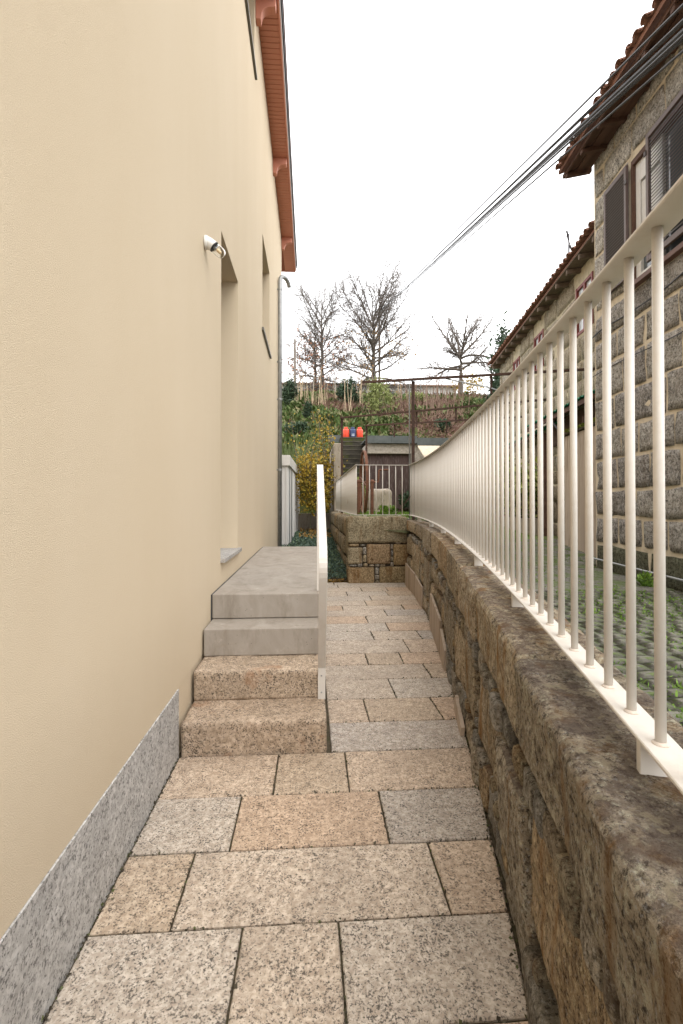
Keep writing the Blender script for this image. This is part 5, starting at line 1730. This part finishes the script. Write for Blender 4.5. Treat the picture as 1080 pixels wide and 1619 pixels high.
# ---------------------------------------------------------------- bank vegetation
def ray(px, py):
    u = (px - 540) / 770; v = (795 - py) / 770
    a = R(YAW)
    return Vector((math.sin(a) + u * math.cos(a), math.cos(a) - u * math.sin(a), v))
def on_bank(px, py, lo=18.6, hi=48):
    d = ray(px, py); d = d / d.y
    y = lo
    while y < hi:
        p = Vector((0, 0, EYE)) + d * y
        if bank_z(p.x, p.y) > p.z: return Vector((p.x, p.y, bank_z(p.x, p.y)))
        y += 0.1
    p = Vector((0, 0, EYE)) + d * hi
    return Vector((p.x, hi, bank_z(p.x, hi)))
def at(px, py, zc):
    return Vector((0, 0, EYE)) + ray(px, py) * zc

# grass and bramble cover of the bank
n = 30000
X = RNG.uniform(-4.5, 21, n); Y = 18.8 + 24 * RNG.uniform(0, 1, n) ** 1.3
keep, P = [], []
Pg, Pb = [], []
for x, y in zip(X, Y):
    if x / y > 0.5 or x / y < -0.12 or y > 41.5: continue
    g = mnoise.noise(Vector((x * 0.22, y * 0.3, 1.0))) + 0.5 * mnoise.noise(Vector((x * 0.8, y * 0.8, 4.0)))
    z = bank_z(x, y)
    right = smooth(0.10, 0.2, x / y) * 0.45
    (Pb if g - 0.1 < right - 0.38 + 0.25 * mnoise.noise(Vector((x * 2, y * 2, 9))) else Pg).append((x, y, z))
Pg, Pb = np.array(Pg), np.array(Pb)
def tuft(P, k, sp, seed):
    rng = np.random.default_rng(seed)
    Q = np.repeat(P, k, 0)
    return Q + rng.normal(size=Q.shape) * np.array([sp, sp, 0.02])
v, f = leaf_cloud(tuft(Pg, 4, 0.16, 3), 0.30, 0.42, 0.45, 0.4, 3)
tag(obj('bank_grass', v, f, 'grass', None, False, 'stuff'), 'rough green and straw grass covering the bank behind the shed', 'grass')
v, f = leaf_cloud(tuft(Pb, 4, 0.22, 5), 0.40, 0.07, -0.1, 0.5, 5)
v2, f2 = leaf_cloud(tuft(Pb, 3, 0.22, 6), 0.16, 0.6, 0.1, 0.4, 6)
tag(obj('bramble_thicket', np.concatenate([v, v2]), np.concatenate([f, f2 + len(v)]), 'bramble', None, False, 'stuff'), 'reddish brown bramble thicket on the right of the bank', 'brambles')

# leafy bush masses across the bank, each a shrub of its own
bl = [(470, 690, 34, 'dark_leaf', 'low dark bush on the bank left of the yellow tree top'), (515, 672, 30, 'grass', 'green brush on the bank above the yellow tree'),
      (620, 676, 34, 'grass', 'green brush on the bank above the shed fascia'), (700, 682, 30, 'dark_leaf', 'dusty green low bush on the bank right of the iron post'),
      (655, 640, 34, 'willow_leaf', 'yellow green bush on the bank behind the iron post'), (745, 650, 34, 'grass', 'green brush on the bank beside the right edge of the railing'),
      (690, 628, 26, 'dark_leaf', 'dark bush on the bank crest right of the iron post'), (465, 650, 26, 'grass', 'green brush on the bank beside the drain pipe')]
for q, (a, b, w, m, lab) in enumerate(bl):
    p = on_bank(a, b)
    s = w * p.y / 770 / 2
    shrub('bush', lab, 'bush', p, p + Vector((0, 0, s * 0.55)), (s * 1.2, s, s * 0.75), 1500, 0.14, m, 16, 4, 0.5, 0.15, 100 + q)
p = on_bank(551, 640); s = 48 * p.y / 770
shrub('laurel', 'round dark laurel bush on the bank between the two large bare trees', 'bush', p, p + Vector((0, 0, s * 0.42)), (s * 0.42, s * 0.4, s * 0.52), 2600, 0.17, 'dark_leaf', 22, 5, 0.5, 0.1, 51)
p = on_bank(457, 648); s = 52 * p.y / 770
shrub('conifer', 'dark narrow conifer on the bank next to the drain pipe', 'conifer', p, p + Vector((0, 0, s * 0.45)), (s * 0.24, s * 0.24, s * 0.55), 2200, 0.17, 'dark_leaf', 18, 3, 0.3, 0.3, 52)
p = on_bank(486, 668); s = 34 * p.y / 770
shrub('conifer', 'small dark cypress in the middle of the bank above the yellow tree', 'conifer', p, p + Vector((0, 0, s * 0.45)), (s * 0.25, s * 0.25, s * 0.55), 1500, 0.12, 'dark_leaf', 14, 3, 0.3, 0.4, 53)
p = on_bank(600, 660); s = 66 * p.y / 770
shrub('willow_bush', 'pale green drooping bush on the bank under the large bare tree', 'bush', p, p + Vector((0, 0, s * 0.5)), (s * 0.40, s * 0.3, s * 0.52), 2200, 0.2, 'willow_leaf', 20, 8, 0.22, -0.4, 54)
p = on_bank(742, 625); s = 70 * p.y / 770
shrub('yellow_shrub', 'golden yellow shrub under the small forked bare tree', 'shrub', p, p + Vector((0, 0, s * 0.55)), (s * 0.42, s * 0.35, s * 0.5), 900, 0.2, 'yellow_leaf', 22, 8, 0.6, 0.0, 55)
p = Vector((9.5, 23.5, bank_z(9.5, 23.5) - 0.7))
shrub('evergreen_tree', 'dense dark evergreen tree at the far end of the pale granite house', 'tree', p, p + Vector((0, 0, 1.9)), (0.95, 0.95, 2.5), 7000, 0.17, 'dark_leaf', 46, 5, 0.5, 0.2, 56)
p = Vector((10.0, 24.6, bank_z(10.0, 24.6) - 0.3))
shrub('evergreen_tree', 'taller spiky evergreen just beyond the eave of the pale granite house', 'tree', p, p + Vector((0, 0, 3.1)), (0.6, 0.6, 3.0), 2600, 0.22, 'dark_leaf', 40, 4, 0.35, 0.6, 57)

# broom behind the store
br_ = thing('broom_shrub', 'wispy green broom shrub behind the white metal store', 'shrub', (-0.75, 18.9, 1.6))
for part in range(1):
    mb = MB()
    rnd = random.Random(5)
    for k in range(520):
        a = rnd.uniform(0, 6.28); s = rnd.uniform(0.05, 0.3); L = rnd.uniform(1.3, 2.9)
        b0 = Vector((-0.75 + s * math.cos(a), 18.9 + s * math.sin(a), 1.5))
        d = Vector((math.cos(a) * rnd.uniform(0.1, 0.6), math.sin(a) * rnd.uniform(0.1, 0.6), 1)).normalized()
        bend = Vector((math.cos(a), math.sin(a), -0.25)) * rnd.uniform(0.1, 0.7)
        mb.tube([b0, b0 + d * L * 0.5, b0 + d * L + bend * 0.6], [0.012, 0.01, 0.003], 3, False)
    mb.build('stem', 'broom_leaf', br_, kind='stuff')

# clumps of dry stems
rnd = random.Random(3)
dry = [(450, 618), (462, 632), (471, 636), (480, 634), (497, 640), (505, 636), (512, 640), (528, 632), (553, 652), (575, 640), (588, 640), (602, 632), (470, 628), (560, 634), (630, 628), (538, 630)]
ORD = ['first', 'second', 'third', 'fourth', 'fifth', 'sixth', 'seventh', 'eighth', 'ninth', 'tenth', 'eleventh', 'twelfth', 'thirteenth', 'fourteenth', 'fifteenth', 'sixteenth']
for q, (a, b) in enumerate(sorted(dry)):
    p = on_bank(a, b + 6)
    t = thing('dry_stems', ORD[q] + ' clump of straw coloured dead stems on the bank counted from the drain pipe', 'dead plant', p, 'dead stem clumps on the bank')
    for k in range(rnd.randint(3, 7)):
        o = Vector((rnd.uniform(-0.5, 0.5), rnd.uniform(-0.3, 0.3), -0.1))
        L = rnd.uniform(1.0, 2.7)
        d = Vector((rnd.uniform(-0.12, 0.12), rnd.uniform(-0.1, 0.1), 1))
        MB().tube([p + o, p + o + d * L * 0.5 + Vector((rnd.uniform(-0.04, 0.04), 0, 0)), p + o + d * L], [0.022, 0.017, 0.007], 5).build('stem', 'dry_stem', t)
brn = [(650, 650), (662, 640), (674, 650), (685, 640), (697, 655), (708, 645), (668, 662), (690, 668), (720, 640), (734, 655), (655, 632), (700, 630), (645, 622), (715, 625)]
for q, (a, b) in enumerate(sorted(brn)):
    p = on_bank(a, b + 4)
    t = thing('dry_stems', ORD[q] + ' clump of brown dead stems in the thicket counted from the iron post', 'dead plant', p, 'brown stem clumps on the bank')
    for k in range(rnd.randint(4, 8)):
        o = Vector((rnd.uniform(-0.7, 0.7), rnd.uniform(-0.4, 0.4), -0.1))
        L = rnd.uniform(1.2, 3.0)
        d = Vector((rnd.uniform(-0.2, 0.2), rnd.uniform(-0.15, 0.15), 1))
        MB().tube([p + o, p + o + d * L * 0.5 + Vector((rnd.uniform(-0.08, 0.08), 0, 0)), p + o + d * L], [0.022, 0.018, 0.006], 4).build('stem', 'brown_stem', t)

# ---------------------------------------------------------------- bare trees on the crest
def perp(d):
    a = d.cross(Vector((0, 0, 1)))
    if a.length < 0.1: a = d.cross(Vector((1, 0, 0)))
    return a.normalized()
def limb_pts(rnd, p, d, L, n, droop, wob):
    pts = [p.copy()]
    d = d.normalized()
    for k in range(n):
        d = (d + Vector((rnd.gauss(0, wob), rnd.gauss(0, wob), rnd.gauss(0, wob) + droop))).normalized()
        pts.append(pts[-1] + d * (L / n))
    return pts
def bare_tree(name, label, base, H, limbs, tr, seed, leafmat=None, leafn=0, leafzone=(0.0, 1.0), trunk_top=1.0, twig_dense=1.0, trunk_lean=(0, 0), dens2=0.22, limb_r=0.36):
    rnd = random.Random(seed)
    t = thing(name, label, 'tree', base)
    tk, lm, tw = MB(), MB(), MB()
    tips = []
    n = 10
    tp = []
    for k in range(n + 1):
        s = k / n
        tp.append(Vector(base) + Vector((trunk_lean[0] * s + rnd.gauss(0, 0.03), trunk_lean[1] * s + rnd.gauss(0, 0.03), -0.3 + (H * trunk_top + 0.3) * s)))
    tk.tube(tp, [tr * (1 - 0.9 * (k / n) ** 1.1) + 0.012 for k in range(n + 1)], 9)
    def trunk_at(s):
        f = min(n - 0.001, s / trunk_top * n)
        i = min(n - 1, int(f))
        return tp[i].lerp(tp[i + 1], f - i)
    def twigs(pts, L, r, level):
        seg = len(pts) - 1
        total = L
        step = dens2 if level == 1 else 0.19 / twig_dense
        m = int(total / step)
        side = 1
        for k in range(m):
            s = (k + 0.6 + rnd.uniform(-0.3, 0.3)) / m
            if level == 1 and s < 0.18: continue
            f = s * seg; i = min(seg - 1, int(f))
            p = pts[i].lerp(pts[i + 1], f - i)
            d = (pts[i + 1] - pts[i]).normalized()
            a = perp(d); b = d.cross(a)
            ph = rnd.uniform(0, 6.28)
            out = (d * rnd.uniform(0.55, 0.9) + (a * math.cos(ph) + b * math.sin(ph)) * rnd.uniform(0.5, 0.85)).normalized()
            if level == 1:
                l2 = (total * 0.42 * (1.15 - s) + 0.25) * rnd.uniform(0.7, 1.2)
                q = limb_pts(rnd, p, out, l2, 4, 0.03 * (1 if pts[-1].z > pts[0].z else -1), 0.13)
                r2 = max(0.016, r * 0.42 * (1.1 - s * 0.6))
                lm.tube(q, [r2 * (1 - 0.7 * w / 4) for w in range(5)], 4, False)
                twigs(q, l2, r2, 2)
            else:
                l3 = rnd.uniform(0.4, 1.0)
                q = limb_pts(rnd, p, out, l3, 2, 0.03, 0.15)
                tw.tube(q, [0.014, 0.012, 0.006], 3, False)
                tips.append(q[2]); tips.append(q[1])
    for (s, el, L, az_) in limbs(rnd):
        p = trunk_at(s)
        e = R(el)
        d = Vector((math.cos(az_) * math.cos(e), math.sin(az_) * math.cos(e), math.sin(e)))
        droop = -0.035 if el < 12 else (0.05 if el < 45 else 0.03)
        q = limb_pts(rnd, p, d, L, 7, droop, 0.07)
        r = max(0.035, tr * limb_r * (1 - 0.6 * s) * min(1.0, L / 3.5))
        lm.tube(q, [r * (1 - 0.78 * w / 7) for w in range(8)], 5, False)
        twigs(q, L, r, 1)
    tk.build('trunk', 'bark', t, True)
    lm.build('limb', 'bark', t, kind='stuff')
    tw.build('twig', 'twig', t, kind='stuff')
    if leafmat:
        T_ = [p for p in tips if leafzone[0] <= (p.z - base[2]) / H <= leafzone[1]]
        rnd.shuffle(T_)
        P = np.array([tuple(p) for p in T_[:leafn]])
        v, f = leaf_cloud(P, 0.15, 0.75, -0.2, 0.3, seed)
        obj('leaves', v, f, leafmat, t, kind='stuff')
    return t

def pin_oak(W, n):
    def gen(rnd):
        out = []
        for k in range(n):
            s = 0.10 + 0.86 * (k + rnd.uniform(0, 0.8)) / n
            el = -6 + 26 * min(1, s / 0.4) if s < 0.4 else 20 + 50 * (s - 0.4) / 0.6
            el += rnd.gauss(0, 6)
            shape = (0.72 + 0.28 * math.sin(math.pi * min(1, s / 0.7))) if s < 0.5 else max(0.16, 1.05 - 0.95 * (s - 0.4) / 0.6)
            out.append((s, el, W * shape * rnd.uniform(0.75, 1.15), k * 2.4 + rnd.uniform(-0.4, 0.4)))
        return out
    return gen
def spreading(W, n):
    def gen(rnd):
        out = []
        for k in range(n):
            u = (k + rnd.uniform(0, 0.8)) / n
            s = 0.13 + 0.50 * u
            el = -8 + 70 * u ** 0.85 + rnd.gauss(0, 7)
            out.append((s, el, W * (0.86 + 0.26 * u) * rnd.uniform(0.82, 1.1), k * 2.4 + rnd.uniform(-0.4, 0.4)))
        return out
    return gen
def vase(W):
    def gen(rnd):
        out = [(0.435, 42, W * 0.95, 0.05), (0.43, 44, W * 0.95, 3.1), (0.44, 72, W * 0.9, 2.6), (0.44, 62, W * 0.95, 0.6), (0.42, 34, W * 0.8, 1.6), (0.42, 38, W * 0.8, 4.6)]
        for k in range(9):
            out.append((rnd.uniform(0.30, 0.43), rnd.uniform(0, 30), W * rnd.uniform(0.5, 0.85), rnd.uniform(0, 6.28)))
        return out
    return gen
def base_at(px, zc):
    d = ray(px, 600)
    p = Vector((0, 0, 0)) + Vector((d.x, d.y, 0)) * zc
    return (p.x, p.y, bank_z(p.x, p.y))
b = base_at(509, 44)
bare_tree('bare_oak', 'slender bare oak with rusty leaves left of the largest bare tree', b, 12.4, spreading(3.9, 34), 0.21, 3, 'rust_leaf', 900, (0.05, 0.45), 0.66)
b = base_at(498, 46)
bare_tree('bare_oak', 'smaller bare oak with russet leaves nearest the drain pipe', b, 8.2, pin_oak(3.4, 30), 0.17, 5, 'rust_leaf', 1100, (0.05, 0.9))
b = base_at(591, 43)
bare_tree('bare_oak', 'largest bare oak with a wide round crown and few golden leaves', b, 11.8, spreading(5.0, 40), 0.27, 8, 'gold_oak_leaf', 800, (0.05, 0.5), 0.64)
b = base_at(729, 41)
bare_tree('bare_tree', 'smaller forked bare tree near the pale granite house roof', b, 7.9, vase(4.6), 0.21, 11, None, 0, (0, 1), 0.44, 1.3, (0, 0), 0.22, 0.72)
tp_ = thing('timber_post', 'thin timber pole on the bank close to the drain pipe', 'pole', base_at(466, 37))
b = Vector(base_at(466, 37))
MB().tube([b + Vector((0, 0, -0.3)), b + Vector((0, 0, 4.6))], [0.11, 0.08], 8).build('shaft', 'pole', tp_)

# low white building on the crest
fb = thing('low_building', 'long low white building with a brown roof beyond the bank crest', 'building', (6, 50, 10.6))
MB().box(-4.0, 15.0, 49, 54, 9.8, 13.2).build('wall', 'far_wall', fb)
MB().box(-4.4, 15.4, 48.6, 54.4, 13.21, 13.35).build('roof_edge', 'far_roof', fb)
mb = MB(); mb.v = [(-4.4, 48.6, 13.352), (15.4, 48.6, 13.352), (15.4, 54.4, 13.352), (-4.4, 54.4, 13.352), (-2.5, 51.5, 13.85), (13.5, 51.5, 13.85)]
mb.f = [(0, 1, 5, 4), (1, 2, 5), (2, 3, 4, 5), (3, 0, 4)]
mb.build('roof', 'far_roof', fb)
for x in np.arange(-3.0, 14.5, 2.2):
    w = MB().box(x, x + 0.9, 48.965, 48.998, 11.7, 12.7).build('window', 'white_paint', fb)
    MB().box(x + 0.08, x + 0.82, 48.96, 48.964, 11.78, 12.62).build('pane', 'pane', w)
fp = thing('wire_fence', 'thin wire fence with posts along the bank crest in front of the low building', 'fence', (4, 42.5, 10.3))
for x in np.arange(-3.5, 15, 1.9):
    z = bank_z(x, 42.5)
    MB().tube([(x, 42.5, z - 0.1), (x, 42.5, z + 1.8)], 0.035, 6).build('post', 'zinc', fp)
for h in (0.5, 1.1, 1.7):
    MB().tube([(x, 42.5, bank_z(x, 42.5) + h) for x in np.arange(-3.5, 15, 1.9)], 0.01, 4).build('wire', 'zinc', fp)

# ---------------------------------------------------------------- the garden bed
yt = thing('yellow_tree', 'slender shrubby tree with yellow autumn leaves at the end of the garden bed', 'tree', (0.28, 15.4, 0.25))
rng = np.random.default_rng(77)
sm = MB()
P = []
for k in range(26):
    a = rng.uniform(0, 6.28)
    top = Vector((0.12 + rng.normal() * 0.30, 15.4 + rng.normal() * 0.3, rng.uniform(2.6, 4.3)))
    b0 = Vector((0.30 - 0.03 * rng.uniform(), 15.4, 0.7 + rng.uniform(0, 0.4)))
    mid = b0.lerp(top, 0.5) + Vector((math.cos(a), math.sin(a), 0)) * 0.28
    pts = [b0, b0.lerp(mid, 0.5) + Vector((0, 0, 0.1)), mid, mid.lerp(top, 0.5) + Vector((math.cos(a), math.sin(a), 0)) * 0.04, top]
    sm.tube(pts, [0.02, 0.016, 0.012, 0.008, 0.003], 4, False)
    for q in range(260):
        f_ = rng.uniform(0.12, 1) * 4
        i = min(3, int(f_)); p = pts[i].lerp(pts[i + 1], f_ - i)
        dens = 1.0 if p.z < 2.75 else 0.32
        if rng.uniform() < dens:
            sp = 0.24 if p.z < 2.75 else 0.13
            P.append((p.x + rng.normal() * sp, p.y + rng.normal() * sp, p.z + rng.normal() * 0.12))
for k in range(900):
    th_ = rng.uniform(0, 6.28); r_ = 0.58 * rng.uniform(0.2, 1) ** 0.6; z = rng.uniform(1.05, 2.8)
    P.append((0.14 + r_ * math.cos(th_), 15.4 + r_ * math.sin(th_), z))
P = np.array(P)
P = P[(P[:, 2] > 0.95)]
sm.tube([(0.36, 15.4, 0.15), (0.32, 15.4, 0.55), (0.24, 15.4, 0.95), (0.20, 15.4, 1.3)], [0.035, 0.03, 0.027, 0.02], 7)
sm.tube([(0.36, 15.4, 0.15), (0.42, 15.4, 0.6), (0.40, 15.4, 1.1)], [0.03, 0.025, 0.02], 7)
sm.build('stem', 'bark', yt, kind='stuff')
v, f = leaf_cloud(P, 0.062, 0.75, 0.0, 0.35, 12)
obj('foliage', v, f, 'yellow_leaf', yt, kind='stuff')

P = []
for k in range(18000):
    x = RNG.uniform(-0.68, 0.66); y = RNG.uniform(8.34, 16.2) if x > 0.12 else RNG.uniform(7.4, 16.2)
    h = 0.16 + 0.10 * mnoise.noise(Vector((x * 3.2, y * 2.2, 2))) + 0.05 * mnoise.noise(Vector((x * 9, y * 9, 3)))
    h *= min(1, (y - 8.2) * 2.4) if x > 0.12 else 1
    if h < 0.03: continue
    P.append((x, y, 0.02 + 0.03 * max(0, y - 8) + h * RNG.uniform(0.55, 1.0)))
P = np.array(P)
v, f = leaf_cloud(np.repeat(P, 2, 0) + RNG.normal(size=(len(P) * 2, 3)) * 0.015, 0.05, 0.32, 0.35, 0.4, 31)
tag(obj('juniper_cover', v, f, 'juniper', None, False, 'stuff'), 'blue green ground cover filling the garden bed beyond the steps', 'ground cover')
P = np.array([(RNG.uniform(-0.3, 0.6), RNG.uniform(13.6, 16.6), 0) for _ in range(420)])
P[:, 2] = 0.02 + 0.03 * (P[:, 1] - 8) + 0.2
v, f = leaf_cloud(P, 0.06, 0.8, 0.0, 0.3, 44)
tag(obj('leaf_litter', v, f, 'fallen_leaf', None, False, 'stuff'), 'fallen yellow and brown leaves under the yellow tree', 'leaves')
P = np.array([(RNG.uniform(0.15, 0.64), 8.28 + abs(RNG.normal()) * 0.04, 0.012) for _ in range(160)])
v, f = leaf_cloud(P, 0.04, 0.8, 0.0, 0.3, 45)
tag(obj('leaf_litter', v, f, 'fallen_leaf', None, False, 'stuff'), 'brown leaf crumbs along the edge of the paved path and bed', 'leaves')
# weeds and grass on the terrace
P = []
for k in range(9000):
    x = RNG.uniform(0.95, 4.5); y = RNG.uniform(8.5, 17)
    P.append((x, y, yard_z(x, y)))
v, f = leaf_cloud(np.array(P), 0.06, 0.22, 0.7, 0.4, 61)
tag(obj('terrace_grass', v, f, 'green_grass', None, False, 'stuff'), 'short grass of the terrace behind the short railing', 'grass')
shrub('weed', 'low bright green weed at the foot of the well wheel', 'plant', (1.55, 9.6, 1.07), (1.55, 9.6, 1.17), (0.2, 0.18, 0.14), 420, 0.06, 'green_grass', 8, 3, 0.6, 0.2, 71)
shrub('weed', 'yellowish weed growing between the well wheel posts', 'plant', (1.2, 11.3, 1.07), (1.2, 11.3, 1.55), (0.18, 0.18, 0.45), 420, 0.07, 'var_leaf', 9, 4, 0.6, 0.2, 72)
shrub('weed', 'dark green weed beside the right shed door', 'plant', (3.25, 16.4, 1.1), (3.25, 16.4, 1.45), (0.22, 0.2, 0.38), 500, 0.08, 'dark_leaf', 9, 4, 0.6, 0.2, 73)
shrub('weed', 'grass tuft at the foot of the granite house beside the pipe', 'plant', T1(1.45, 0.2, 0.46), T1(1.45, 0.2, 0.52), (0.12, 0.12, 0.07), 160, 0.06, 'green_grass', 6, 2, 0.3, 0.6, 74)
